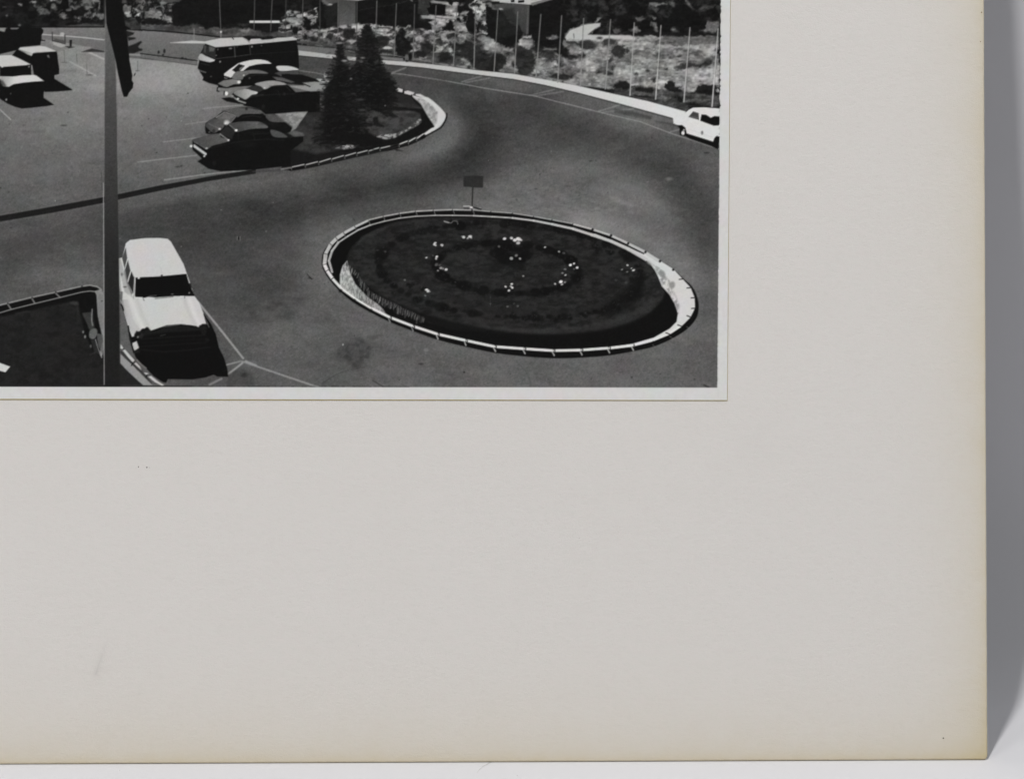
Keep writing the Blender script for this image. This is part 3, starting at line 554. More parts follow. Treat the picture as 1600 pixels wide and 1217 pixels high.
    # ------------------------------------------------ island with the firs
    il = new_id('printed_island', 'grassy traffic island with a curved pale kerb printed behind the roundabout')
    fill('H', '0,700 160,740 230,640 370,640 370,450 480,330 900,330 980,430 1120,500 1260,640 1330,770 1200,840 1000,925 600,1010 200,1105 60,1150 0,1135', 24, 2, id=il)
    mottle('H', '120,760 240,630 340,620 360,800 380,870 600,900 660,940 500,975 300,1010 60,960', 38, 58, 7, 44, 0, 1, 1.5, 5, .9)
    mottle('H', '640,600 720,590 900,640 1100,630 1200,640 1240,680 1200,740 1100,800 1000,850 900,880 830,860 740,820 640,700', 42, 70, 7, 45, 0, .9, 1.5, 4, .95)
    fill('H', '960,565 1120,570 1220,610 1200,625 960,600', 62, 3, .7)
    mottle('H', '820,860 860,845 1000,830 1090,790 1150,740 1230,670 1235,710 1180,770 1090,810 980,870 900,885', 60, 165, 3, 46, .2, 1.5, 1.5, 2, .9)
    mottle('H', '470,960 560,920 640,905 670,930 620,960 540,970', 60, 185, 2.6, 47, 0, 1.5, 1.5, 2.5, .95)
    fill('H', '1200,650 1250,660 1310,760 1220,840 1000,925 700,985 500,990 700,950 880,910 1010,870 1120,800 1210,740', 19, 2, .95, id=il)
    fill('H', '960,600 1100,610 1200,620 1250,660 1230,670 1150,640 980,625', 22, 2.5)
    fill('H', '690,560 900,600 960,660 1010,690 960,700 900,660 720,600', 24, 3, .8)
    fill('H', '1130,505 1200,520 1260,520 1330,570 1400,640 1418,690 1380,760 1330,800 1200,870 1090,920 1085,905 1210,845 1290,790 1320,770 1270,690 1240,640 1200,570 1150,530', 188, 1.3, sm=True, id=il)
    mottle('H', '1150,525 1210,530 1290,580 1350,650 1340,740 1320,765 1270,690 1240,640 1200,570', 118, 168, 4, 48, 0, 1, 1, 3, .9)
    for s in ('985,455 1010,440 1055,455 1045,480 1000,470', '1060,470 1090,462 1150,480 1130,505 1060,490', '1160,492 1200,492 1250,520 1210,522 1160,506'): fill('H', s, 180, 1.3, id=il)
    stroke('H', '1055,450 1048,485', 1.6, 26); stroke('H', '1125,500 1120,600', 1.6, 26); fill('H', '1060,490 1120,515 1180,600 1100,620 1010,560 980,480', 40, 3, .8)
    stroke('H', '1428,660 1425,700 1385,775 1330,810 1200,880 1090,935', 1.8, 22, 1.4, sm=True)
    kb = [(80, 1128), (200, 1108), (316, 1085), (428, 1058), (540, 1032), (645, 1008), (745, 988), (845, 965), (940, 950), (1010, 930), (1090, 908), (1160, 880), (1230, 845)]
    stroke('H', [(x, y + 12) for x, y in kb], 6.4, 17, 1.3, id=il)
    for i in range(len(kb) - 1):
        (x0, y0), (x1, y1) = kb[i], kb[i + 1]
        if i == 8: continue
        v = 165 if i < 8 else 182
        stroke('H', [(x0 + 14, y0 - 6), (x1 - 6, y1 - 8)], 1.8, v, 1.2, id=il); stroke('H', [(x0 + 4, y0 - 2), (x0 + 8, y0 + 18)], 1.2, 115, 1.2, .8, id=il)
    stroke('H', '0,1140 80,1128', 2.4, 135, 1.6, .8); stroke('H', '200,1125 600,1035 900,975 1200,885', 1.2, 95, 3, .3)
    fill('H', '940,960 1000,985 1050,985 1000,965', 30, 2, .8)
    # ------------------------------------------------ row of parked cars, far to near
    c1 = new_id('printed_car', 'white saloon printed beside the bus, farthest of the parked row')
    fill('W', '445,600 520,540 640,455 720,430 860,402 1000,405 1110,450 1180,490 1320,490 1440,520 1490,560 1490,640 1400,700 1100,640 720,600 500,660 455,640', 20, 1.2, id=c1)
    fill('W', '445,600 520,540 640,455 680,441 720,430 790,414 860,403 910,400 960,402 1015,411 1060,425 1110,460 1000,460 900,470 800,495 755,525 720,555 700,570 670,560 700,500 735,490 655,465 560,550 610,580 600,610 540,655 500,640 450,625', 188, 1.1, id=c1)
    fill('W', '560,548 655,465 735,490 670,555 620,560', 26, 1.1, id=c1); fill('W', '660,520 720,490 700,530 660,560', 120, 1.3, .8)
    fill('W', '1175,495 1330,490 1440,515 1480,545 1400,552 1225,562', 178, 1.2, sm=True, id=c1); fill('W', '1225,565 1480,556 1490,600 1440,640 1250,640 1150,590', 66, 1.6, id=c1)
    fill('W', '1270,640 1300,600 1360,600 1400,660 1330,690', 22, 1.6, id=c1); fill('H', '0,320 180,325 290,360 330,380 250,425 60,400 0,390', 20, 1.6)
    stroke('W', '455,650 470,665 490,660', 1.2, 130)
    c2 = new_id('printed_car', 'dark grey saloon printed second in the parked row')
    fill('W', '355,740 440,690 560,680 610,580 720,560 850,545 980,560 1060,600 1200,640 1380,690 1430,720 1200,760 900,760 620,780 490,800 365,790', 18, 1.2, id=c2)
    fill('W', '610,575 720,560 850,545 960,555 1060,595 900,595 800,600 740,640 700,680 560,665', 100, 1.3, sm=True, id=c2)
    fill('W', '360,735 440,690 560,675 680,690 660,740 580,745 490,785 440,775', ((345, 130, 104), (372, 128, 122)), 1.2, id=c2)
    fill('W', '720,640 790,605 900,598 1060,600 1130,660 1150,720 860,740 700,760 680,740', 17, 1.2, id=c2)
    fill('W', '1120,640 1250,650 1430,715 1380,725 1180,690', 80, 1.5, id=c2)
    dot('W', 655, 715, 2.8, 195, 2.4, 1.3); dot('W', 720, 620, 1.3, 180, 1.2); dot('W', 804, 660, 1.4, 60, 1.2)
    stroke('G', '365,360 360,390 380,395', 1.6, 18); fill('G', '395,370 430,385 420,400 395,392', 110, 1.4); dot('G', 450, 415, 2.6, 205, 3.2, 1.3)
    stroke('G', '430,395 428,425', 1.6, 22)
    fill('G', '400,460 480,450 560,470 620,515 560,510 450,490', 18, 1.4)
    c3 = new_id('printed_car', 'grey saloon with a pale bonnet printed third in the parked row')
    fill('G', '500,430 520,400 640,370 720,330 760,310 880,292 980,310 1040,340 1160,335 1339,350 1339,590 1100,600 820,612 760,560 620,530 520,460', 17, 1.2, id=c3)
    fill('G', '515,405 640,370 690,385 745,400 735,420 690,430 640,470 600,460', ((368, 145, 118), (398, 147, 172)), 1.2, sm=True, id=c3)
    fill('G', '640,368 700,345 740,335 820,375 760,400', 42, 1.4, id=c3); fill('G', '720,325 780,305 880,292 970,305 1020,330 900,340 820,375 780,350', 140, 1.2, sm=True, id=c3)
    fill('G', '1040,335 1170,335 1339,350 1339,385 1200,395 1110,403', 92, 1.4, id=c3); dot('G', 812, 362, 1.6, 175, 1.3); dot('G', 735, 408, 1.6, 190, 1.2)
    stroke('G', '640,470 700,435 800,425', 1.2, 60, 1.4, .7); stroke('G', '505,435 540,465 570,485 630,505', 2.4, 150, 1.3, .9); stroke('G', '520,445 600,480', 1.0, 40); dot('G', 560, 465, 1.8, 200, 1.4)
    fill('H', '180,395 290,385 390,400 370,465 250,470 80,430 70,420 200,420', 138, 1.8, .95); stroke('H', '60,400 180,400 245,428', 1.6, 24)
    fill('H', '300,360 380,365 440,395 420,405 330,385', 175, 1.5, .9); stroke('H', '150,290 300,310 460,345', 1.4, 120, 1.3, .8); dot('H', 380, 335, 2.4, 165, 5, 2, .8)
    fill('G', '570,550 640,545 780,560 900,600 700,560', 20, 1.6, .9)
    c4 = new_id('printed_car', 'dark saloon with a glinting windscreen printed fourth in the parked row')
    fill('G', '248,720 260,690 345,640 410,590 500,560 600,552 700,560 790,600 830,625 930,620 1060,680 1085,720 1080,760 1000,790 800,770 480,780 280,800 250,770', 18, 1.2, sm=True, id=c4)
    fill('G', '250,720 270,685 345,650 430,710 400,760 380,765 330,790 270,745', ((325, 190, 62), (345, 203, 80)), 1.4, sm=True, id=c4); stroke('G', '280,700 340,730 390,750', 1.2, 120, 2, .6)
    fill('G', '345,640 430,590 545,625 470,710 420,700', 84, 1.3, id=c4); stroke('G', '350,645 430,590 545,628 480,705', 1.1, 140, 1.2, .8); dot('G', 455, 692, 4.2, 190, 3.6, 4, .9, .3); dot('G', 440, 700, 1.8, 205, 1.4, 1.8, .9); dot('G', 385, 752, 1.8, 190, 1.5); fill('G', '420,610 520,630 480,660 400,650', 110, 2, .5)
    fill('G', '435,580 500,560 600,552 700,560 785,605 620,610 560,640 520,615', 82, 1.3, sm=True, id=c4); fill('G', '500,690 590,620 660,610 780,610 850,670 880,730 700,680', 17, 1.2, id=c4)
    fill('G', '825,625 940,625 1060,675 980,690 870,680', 76, 1.5, sm=True, id=c4); fill('G', '870,690 1060,685 1085,730 1040,790 900,740', 19, 1.3, id=c4); dot('G', 415, 580, 1.6, 60, .8)
    fill('G', '920,610 1100,592 1220,588 1195,625 1150,690 1110,750 1060,780 1085,720 1060,670', 124, 1.8, .95); mottle('G', '920,610 1220,588 1170,660 1080,740', 104, 150, 4, 43, 0, 1, 1.8, 3, .8)
    c5 = new_id('printed_car', 'black saloon with a chrome grille printed nearest in the parked row')
    fill('G', '125,860 380,780 480,700 620,680 760,682 850,740 890,760 1000,800 1040,840 1180,800 1180,870 1060,960 1060,1100 700,1140 400,1155 280,1130 175,1060 215,1030 130,950', 17, 1.2, id=c5)
    fill('G', '125,862 180,835 370,795 400,830 480,860 400,890 320,910 260,945 200,900', ((310, 225, 70), (345, 215, 84)), 1.3, sm=True, id=c5); stroke('G', '130,868 190,900 260,942', 1.1, 125, 1.5, .8); dot('G', 262, 935, 1.8, 170, 1.2)
    fill('G', '385,790 450,720 540,770 500,850', 40, 1.6, .9, id=c5); stroke('G', '390,800 470,858', 2.2, 132, 1.4, .85); dot('G', 470, 858, 1.6, 200, 1.4)
    fill('G', '470,705 560,685 680,680 780,688 845,740 700,750 600,770 550,780 510,740', ((375, 203, 66), (400, 193, 88)), 1.3, sm=True, id=c5); stroke('G', '480,715 545,770', 1.6, 135, 1.4, .7); dot('G', 543, 765, 2.2, 215, 1.8)
    fill('G', '870,760 960,780 1030,830 900,825', 74, 1.5, sm=True, id=c5); fill('G', '1030,790 1090,765 1180,790 1190,820 1100,825', 88, 1.8, .9, id=c5)
    stroke('G', '140,910 250,990', 4.2, 175, 1.2, id=c5); stroke('G', '150,935 240,1000', 1.2, 70, 1.2, .8); dot('G', 115, 915, 2.4, 195, 2.0, 1.2); dot('G', 240, 1010, 1.6, 190, 1.4); stroke('G', '135,870 130,940 210,1020', 1.4, 18)
    for q in ('700,790,60,16,26', '640,900,90,30,24', '840,700,60,12,30'):
        x, y, rx, ry, v = map(float, q.split(',')); dot('G', x, y, rx / 6.1, v, ry / 6.1, 4, .6)
    stroke('G', '560,790 565,850', 1.0, 34, 1.4, .8); stroke('G', '700,775 720,860', 1.0, 32, 1.4, .8); stroke('G', '720,800 860,790', 1.2, 36, 2, .6); stroke('G', '300,935 520,880 800,850 1000,860', 1.2, 38, 2.2, .55, True)
    stroke('G', '690,450 860,425 1100,420', 1.1, 40, 2, .6); stroke('G', '860,345 1010,340 1060,390', 1.0, 52, 1.6, .6); stroke('G', '600,640 700,625 780,640', 1.0, 50, 1.6, .6); stroke('W', '740,640 900,615 1050,615', 1.0, 50, 1.6, .6); stroke('G', '940,390 960,440', 1.0, 40, 1.6, .6)
    for q in ('800,540,2.8,30', '335,1075,3,28', '1000,420,2,38', '640,560,2,34', '330,770,2.6,40'):
        x, y, rd, v = map(float, q.split(',')); dot('G', x, y, rd, v, rd * 1.2, 2, .8)
    dot('G', 288, 782, 1.6, 120, 1.2, 1.6, .6); dot('G', 668, 268, 1.4, 80, 1.2, 1.6, .6); stroke('G', '180,1050 215,1035', 1.2, 70, 1.6, .5)
    # firs
    def fir(seed, label, x0, y0, x1, y1, w, n, prof):
        k = new_id('printed_tree', label); r = np.random.default_rng(seed)
        for i in range(n):                                         # whorls of drooping boughs, top to bottom
            t = (i + r.random()) / n; cx = x0 + (x1 - x0) * t; cy = y0 + (y1 - y0) * t
            hw = w * np.interp(t, prof[0], prof[1]) * r.uniform(.35, 1.18); sd = -1 if i % 2 else 1; dr = r.uniform(.05, .5)
            for q in range(3):
                L = hw * r.uniform(.4, 1); yy = cy + r.normal(0, 2)
                stroke('_', [(cx, yy), (cx + sd * L * .6, yy + L * dr * .3), (cx + sd * L, yy + L * dr - r.uniform(0, 3))], r.uniform(1.6, 4.2) * (.3 + .7 * min(1, hw / w * 1.6)), r.uniform(16, 27), 2.0, .86, id=k)
            for q in range(4):
                L = hw * r.uniform(.6, 1.15); yy = cy + L * dr + r.normal(0, 2.5); xx = cx + sd * L; stroke('_', [(xx - sd * 5, yy), (xx + sd * r.uniform(0, 3), yy + r.uniform(-3.5, 1))], r.uniform(.6, 1.3), r.uniform(18, 40), 1.5, .8)
        for i in range(n // 2):
            t = r.uniform(.1, 1); cx = x0 + (x1 - x0) * t; hw = w * np.interp(t, prof[0], prof[1]) * .75
            stroke('_', [(cx + r.uniform(-hw, hw), y0 + (y1 - y0) * t), (cx + r.uniform(-hw, hw) * .9, y0 + (y1 - y0) * t + r.uniform(-2, 4))][:1] * 2, r.uniform(1.5, 3), r.uniform(16, 36), 2.5, .35)
    fir(61, 'tall dark fir printed left on the grassy island', 531, 68, 540, 226, 44, 210, ([0, .1, .2, .27, .34, .5, .7, .92, 1], [.04, .14, .2, .34, .6, .72, .85, 1, .5]))
    fir(62, 'tall dark fir printed right on the grassy island', 573, 42, 580, 172, 42, 210, ([0, .1, .25, .4, .5, .62, .75, .9, 1], [.05, .26, .44, .42, .6, .85, 1, .9, .5]))
    for q in ('550,130,30,24', '590,142,26,26', '530,170,22,30', '536,205,32,20', '580,150,24,18'): x, y, rx, ry = map(float, q.split(',')); dot('_', x, y, rx, 18, ry, 12, .75)
    r = np.random.default_rng(19)
    for (cx, y0, y1, prof) in ((532, 88, 222, ([88, 105, 125, 150, 190, 222], [9, 15, 27, 31, 36, 42])), (576, 52, 170, ([52, 75, 95, 112, 135, 170], [8, 19, 19, 27, 40, 40]))):
        for i in range(190):
            y = r.uniform(y0, y1); sd = r.choice([-1, 1]); hw = np.interp(y, *prof) * r.uniform(.8, 1.12); L = r.uniform(3, 8)
            stroke('_', [(cx + sd * (hw - L), y), (cx + sd * hw, y + r.uniform(-3.2, 2.5))], r.uniform(.7, 1.9), r.uniform(17, 34), 1.5, r.uniform(.5, .9))
    for i in range(120):
        y = r.uniform(60, 222); x = 535 + r.normal(0, 16) if y > 170 or r.random() < .5 else 577 + r.normal(0, 14); L = r.uniform(3, 8); stroke('_', [(x, y), (x + L * r.choice([-1, 1]), y + r.uniform(.5, 2.5))], r.uniform(.8, 1.8), r.uniform(30, 52), 2.2, r.uniform(.2, .5))
    r = np.random.default_rng(17)
    for i in range(420):                                       # lit needle tips
        x = r.normal(560, 26); y = r.uniform(70, 225); L = r.uniform(1.5, 5)
        if ID[min(NYV - 1, int((y - GY0) / STEP)), int((x - GX0) / STEP)] in (len(IDN), len(IDN) - 1): stroke('_', [(x, y), (x + r.choice([-1, 1]) * L, y + r.uniform(-.5, 2))], r.uniform(.5, 1.1), r.uniform(34, 66), 1.4, r.uniform(.25, .6))
    for s in ('520,195 640,215 620,250 540,235', '800,215 835,200 835,215 810,228', '560,130 640,150 600,190 540,180'): fill('H', s, 110 if s[0] != '5' else 74, 3, .35)
    for q in ('600,360,1.8,1.4,110', '545,205,4,1.5,150', '500,52,6,1.6,130', '700,180,3.4,1.4,120', '690,215,3,1.6,80', '590,270,1.8,2,70', '680,540,7,1.6,58', '620,490,4,1.4,48', '700,630,6,1.5,62', '895,592,1,1,130', '880,150,5,1.6,100'):
        x, y, rx, ry, v = map(float, q.split(',')); dot('H', x, y, rx, v, ry, 1.8, .8)
    fill('H', '790,700 830,690 840,740 890,770 840,775 800,750', 24, 2.4, .9, True); fill('H', '900,640 950,650 1010,690 930,685', 26, 2.4, .8)
    fill('H', '380,870 480,830 640,830 760,840 880,900 860,930 700,950 660,930 620,900 500,900', 19, 3, .95)
    # ------------------------------------------------ white estate car at the right edge
    ec = new_id('printed_car', 'white estate car printed at the right edge of the picture')
    fill('F', '840,870 900,905 1160,995 1230,1030 1240,960 1180,930 900,830 800,740 770,760 780,860', 18, 1.3, id=ec)
    fill('F', '695,625 850,590 880,560 930,535 1060,530 1260,545 1260,1010 1240,960 1240,880 1200,880 1175,940 1100,915 860,840 840,770 800,740 750,745 700,720', 200, 1.1, id=ec)
    fill('F', '740,745 800,742 840,775 850,830 830,870 780,860 775,780', 18, 1.3, id=ec); dot('F', 815, 835, 2.6, 200, 3.4, 1.4); dot('F', 826, 798, 1.4, 170, 1.4)
    fill('F', '880,645 935,580 1000,600 1005,680', 62, 1.2, id=ec); stroke('F', '890,640 990,655', 1.2, 120, 1.4, .6)
    fill('F', '1035,615 1090,620 1145,655 1190,635 1250,640 1262,700 1240,745 1180,748 1130,730 1020,690', 18, 1.2, id=ec)
    fill('F', '1175,940 1185,900 1215,870 1255,880 1250,930 1230,1025 1170,1000', 19, 1.2, id=ec); dot('F', 1042, 833, 1.8, 105, 2.8, 1.4); stroke('F', '880,790 1000,830 1160,885', .8, 175, 2, .5)
    fill('F', '760,742 690,738 760,760', 50, 1.6, .8)
    # ------------------------------------------------ blemishes of the right-hand road
    for q in ('1100,1070,4,1.3,52', '850,1195,2,1,60', '445,893,1,1,44', '975,1040,1,.8,50'): x, y, rx, ry, v = map(float, q.split(',')); dot('F', x, y, rx, v, ry, 1.3, .8)
    for q in ('495,462,1.6,1.6,40', '493,461,.7,.7,150', '975,463,2.6,.7,46', '715,595,2.4,1.2,44', '920,625,1,1,36', '1055,612,1,1,34', '1425,475,2,1,58', '1520,425,3.4,1.1,50', '270,562,3,1,56', '865,582,4,1,66', '1345,548,5,2.4,115', '1450,636,1,1,50', '625,645,1.4,2,54', '735,527,1,1,50'): x, y, rx, ry, v = map(float, q.split(',')); dot('P', x, y, rx, v, ry, 3.5 if rx > 4 else 1.4, .8)
    fill('P', '1070,625 1170,665 1160,680 1080,650', 128, 4, .6, True); fill('P', '980,560 1100,610 1080,640 960,600', 112, 8, .4)
    mottle('P', '500,560 1000,600 1180,680 1180,725 800,725 500,700', 74, 122, 3.5, 49, 0, .9, 3, 18, .3)
    # ------------------------------------------------ roundabout
    rb = new_id('printed_roundabout', 'oval flower bed ringed by white kerb stones printed in the middle of the picture')
    O = [(504.5, 415), (506.5, 397.6), (515, 382), (524.5, 372.5), (536.5, 364.6), (554, 355), (575, 345), (598.5, 339.4), (623.7, 334.6), (648.9, 331.3), (677, 329.8), (707, 328.8), (738, 329.4), (767, 332), (800.6, 334.4), (833.6, 339.6), (862.5, 344.8), (895.5, 351), (926.5, 359.2), (955.3, 368.5), (982, 380.8), (1009, 394.3), (1031.6, 408.7), (1052.3, 422), (1066.7, 437.6), (1079, 451), (1085.3, 466.5), (1086, 483), (1079, 497.4), (1064.6, 511.8), (1046, 524), (1020.3, 534.5), (988.3, 542.8), (951, 546.9), (908, 550), (864.6, 551), (819, 548), (773, 544.7), (727.4, 535), (683.8, 525.3), (645, 512.7), (609, 499), (580, 484.6), (554, 469), (532.6, 453.6), (518, 438), (509.4, 425.5)]
    OD = [(503, 415), (505, 397)] + O[2:24] + [(1068, 437), (1082, 450), (1090, 468), (1091.5, 485), (1087, 500), (1073, 516), (1050, 530.5), (1021, 543), (988, 550.5), (951, 556.8), (908, 560.2), (864.6, 561.2), (819, 558.2), (773, 552.7), (727, 543), (684, 532.3), (645, 518.7), (610, 505), (577, 488.5), (550, 472.5), (530.6, 456), (516, 440), (507.5, 427)]
    fill('_', OD, 17, 1.3, sm=True, id=rb)
    stroke('_', [(x + (x - 797) * .012, y + (y - 440) * .012 + (3 if y > 440 else 0)) for x, y in OD + OD[:1]], 3.5, 112, 6, .22, True)
    inner = [(519, 426.6), (514, 409), (519, 393.7), (528.8, 380), (543.3, 370.4), (559.8, 359.8), (579, 352), (600.4, 346.2), (623.7, 341.4), (649, 338.5), (680, 337), (707, 337), (740, 337.5), (769, 339), (800.6, 341.7), (833.6, 345.8), (862.5, 352), (895.5, 359.2), (924.4, 368.5), (955.3, 378.8), (982, 391), (1009, 406.6)]
    inner = [(x, y + (1.3 if 5 <= i <= 13 else .6 if 3 <= i <= 15 else 0)) for i, (x, y) in enumerate(inner)]
    # lawn
    lawn = [(563, 374), (548, 390), (542, 409), (546, 426), (554, 444), (570, 456), (592, 474), (625, 488), (660, 502), (720, 516), (790, 522), (862, 523), (945, 515), (1007, 494), (1036, 466), (1034, 448), (1022, 424), (1004, 409), (980, 394), (950, 381), (920, 370), (890, 361), (860, 354), (830, 349), (790, 345), (740, 342), (690, 341), (640, 345), (600, 355)]
    mottle('_', lawn, 27, 44, 5, 52, 0, 1, 2.4, 5, 1, sm=True); stroke('_', '700,508 790,518 862,520 945,512 1000,494 1030,468', 9, 46, 8, .7, True); stroke('_', '600,440 660,474 740,492 820,500 900,496', 7, 40, 9, .5, True)
    def ring(cx, cy, ax, ay, w, v, n, seed, t0=0, t1=2 * math.pi, rot=.06, flat=.62):
        r = np.random.default_rng(seed)
        for i in range(n):
            if r.random() < .08: continue
            t = t0 + (t1 - t0) * (i + r.uniform(-.4, .4)) / n; x = ax * math.cos(t); y = ay * math.sin(t)
            rr = w * r.uniform(.45, 1.35); dot('_', cx + x * math.cos(rot) - y * math.sin(rot), cy + x * math.sin(rot) + y * math.cos(rot) + r.normal(0, .8), rr, v + r.uniform(-2, 4), rr * flat * r.uniform(.8, 1.4), 2.8, r.uniform(.6, .95))
    ring(797, 424, 205, 73, 8, 17, 92, 71); ring(792, 421, 112, 39, 8, 16, 76, 72); stroke('_', [(792 + 112 * math.cos(t / 5) - 2 * math.sin(t / 5), 421 + 39 * math.sin(t / 5) + 6.7 * math.cos(t / 5)) for t in range(32)], 9, 19, 7, .4, True); ring(800, 398, 22, 9, 10, 17, 20, 73)
    r = np.random.default_rng(55)
    for i in range(1500):                                       # blades and leaves catching light
        t = r.uniform(0, 6.283); q = math.sqrt(r.random()); x = 800 + 245 * q * math.cos(t); y = 432 + 82 * q * math.sin(t) + .09 * (x - 800); stroke('_', [(x, y), (x + r.uniform(-2, 2), y - r.uniform(.5, 2.5))], r.uniform(.6, 1.4), r.choice([18, 22, 44, 52, 58]), 1.4, r.uniform(.2, .55))
    ring(797, 442, 232, 76, 6, 48, 70, 76, .25, 2.6, .04, .5); ring(820, 438, 160, 52, 6, 34, 50, 77, .1, 3.0)
    fill('N', '840,740 1060,560 1080,700 940,820 800,850 740,820', 20, 8, .7, True); fill('Y', '400,380 560,430 700,600 600,650 420,560 300,420', 18, 6, .7, True)
    r = np.random.default_rng(57)
    for x, y, rr in ((802, 496, 8), (838, 498, 9), (868, 500, 9), (890, 498, 6), (915, 493, 7), (942, 487, 8), (962, 479, 10), (985, 465, 10), (640, 447, 7), (662, 452, 6), (930, 388, 8), (952, 396, 7), (705, 347, 6), (590, 392, 6), (990, 436, 7)):
        for q in range(9): dot('_', x + r.normal(0, rr * .45), y + r.normal(0, rr * .3), rr * r.uniform(.2, .5), r.uniform(15, 22), rr * r.uniform(.15, .45), 2, .65)
        for q in range(5): dot('_', x + r.normal(0, rr * .5), y - rr * .3 + r.normal(0, rr * .25), r.uniform(.5, 1.1), r.uniform(44, 70), soft=1.2, a=.45)
    stroke('_', '552,436 570,452 600,472 640,490 700,508 780,524 860,531 945,524 1010,502 1044,472', 12, 17, 5, .85, True)
    fill('_', '565,372 590,359 605,356 600,362 575,372 556,386', 52, 3, .6)
    fill('_', '522,432 518,410 524,394 534,382 548,371 566,361 582,354 600,349 610,348 590,358 566,370 550,386 541,403 541,408 534,418 529.5,434 529.5,444 524,438', 15, 1.6)
    # pale inner wall, lower left, with grass hanging over it
    fill('M', '270,150 235,190 212,265 212,345 240,385 330,455 465,535 560,588 600,600 560,540 520,500 440,445 390,395 335,335 295,250', ((532, 420, 178), (600, 492, 96)), 1.5, id=rb); mottle('M', '270,150 235,190 212,265 212,345 240,385 330,455 465,535 560,588 600,600 560,540 520,500 440,445 390,395 335,335 295,250', 84, 190, 4, 88, -.2, 1, .45, 2, .6)
    r = np.random.default_rng(81)
    for i in range(90):
        t = i / 89; x = 541 + t * 120 + r.normal(0, .8); y = 412 + 34 * min(1, t * 3.2) + 58 * max(0, t - .12); L = r.uniform(3, 14) * (1 - .3 * t)
        stroke('_', [(x, y), (x + r.uniform(-2.5, .5), y + L)], r.uniform(.6, 1.6), r.uniform(24, 60), 1.5, .7); 
        stroke('_', [(x + 1.5, y + 2), (x + r.uniform(-1, 1), y + 2 + L)], r.uniform(.5, 1.1), r.uniform(125, 185) * (1 - .4 * t), 1.2, .8)
    for q in ((651, 506, 8, 100), (661, 503, 3, 90), (633, 497, 9, 110), (622, 492, 8, 130)): stroke('_', [(q[0], q[1]), (q[0] + .6, q[1] - q[2])], 1.6, q[3], 2.4, .7)
    # white crescent, right
    fill('_', [(924, 368), (955, 379), (982, 391), (1009, 408), (1016, 414), (1023, 424), (1028, 434), (1034, 449), (1046, 462), (1054.5, 477), (1059, 491), (1057, 504), (1046, 515), (1021, 529), (988, 538.6), (951, 545)] + [(951, 547.5)] + O[32:23:-1] + [(1052.3, 422), (1031.6, 409), (1009, 395), (1006, 399), (975, 385), (930, 367)], 194, 1.3, id=rb)
    mottle('_', '1012,411 1030,420 1046,440 1054,458 1062,480 1060,492 1054,476 1046,461 1035,447 1028,430 1018,416', 128, 196, 5, 83, .1, 1.3, .8, 3, .85)
    dot('_', 1034, 429, 6, 118, 4.5, 3, .75, .8); dot('_', 1050, 447, 4.5, 120, 5.5, 3, .75, .3); dot('_', 1014, 412, 6, 150, 2.5, 3, .6, .7)
    # inner pale line along the top
    for i in range(len(inner) - 1):
        w = 1.9 if i < 12 else 2.2 if i < 14 else 2.4 + (i - 13) * .45
        if i < 3: w = 3.6
        elif i < 6: w = 2.5
        stroke('_', [inner[i], inner[i + 1]], w, 168 if i < 12 else 182, 1.1, .95, id=rb)
    # kerb stones
    n = len(O)
    def stone(i, w, v, gap, ow=-.5):
        (x0, y0), (x1, y1) = O[i % n], O[(i + 1) % n]; dx, dy = x1 - x0, y1 - y0; L = math.hypot(dx, dy); ux, uy = dx / L, dy / L
        nx_, ny_ = -uy, ux; off = w / 2 + ow                       # inward normal (outline runs clockwise on screen)
        p = [(x0 + ux * gap + nx_ * off, y0 + uy * gap + ny_ * off), (x1 - ux * gap + nx_ * off, y1 - uy * gap + ny_ * off)]
        stroke('_', p, w, v, 1.1, .97, id=rb)
    for i in range(n):
        if i in (0, 1, 2): w = 5.6 if i else 6.2
        elif i < 6: w = (5.4, 4.4, 3.6)[i - 3]
        elif i < 12: w = 2.3
        elif i < 17: w = 1.7
        elif i < 22: w = 2.8 + (i - 17) * .5
        elif i < 29: w = 0
        elif i < 32: w = 4
        elif i < 42: w = 4.2
        else: w = (3.2, 3.8, 4.4, 5, 5.6)[min(i - 42, 4)]
        if w: stone(i, w, (176 if i < 6 else 160 if i < 17 else 178 if i < 22 else 206), 1.5 if not 30 <= i <= 41 else 2.1)
    for i in list(range(1, 13)):                                   # pale joints on the dark inner faces
        (x0, y0), (ax, ay) = O[i], inner[min(len(inner) - 1, i + 1)]
        stroke('_', [(x0 + 1.5, y0 + 2), (x0 + 3, y0 + 7)], 1.1, 140, 1.1, .75)
    for i in range(18, 24): (x, y) = O[i]; dot('_', x - .5, y + 1.2, 1.8, 24, 1.9, 1.2, .95)
    for i in (0, 1, 2, 3, 4, 5, 45, 46): (x, y) = O[i]; a_, b_ = O[i - 1], O[(i + 1) % n]; L_ = math.hypot(b_[0] - a_[0], b_[1] - a_[1]); tx_, ty_ = (b_[0] - a_[0]) / L_, (b_[1] - a_[1]) / L_; stroke('_', [(x, y), (x - ty_ * 6, y + tx_ * 6)], 1.2, 60, 1.2, .85)
    for i in (24, 25, 26, 27, 28, 29, 30): (x, y) = O[i]; stroke('_', [(x + 1.2, y), (x - 5.5, y + (.5 if i < 28 else -2.5))], 1.5, 26, 1.1, .95)
    for i in range(32, 42): (x, y) = O[i]; k = 1 if i >= 37 else -1 if i < 34 else .6; stroke('_', [(x - 1.5, y + .5), (x + .6 + .8 * (i < 38), y + 6)], 2.0, 176 if i < 40 else 130, 1.2, .9)
    for i in range(32, 42): (x, y) = O[i]; stroke('_', [(x + 2.2, y - 3), (x + 2.8, y + 1)], 1.7, 40, 1.1, .85)
    for i in (42, 43, 44): (x, y) = O[i]; dot('_', x - .5, y + 2.5, 3.0, 20, 2.6, 1.6, .9)
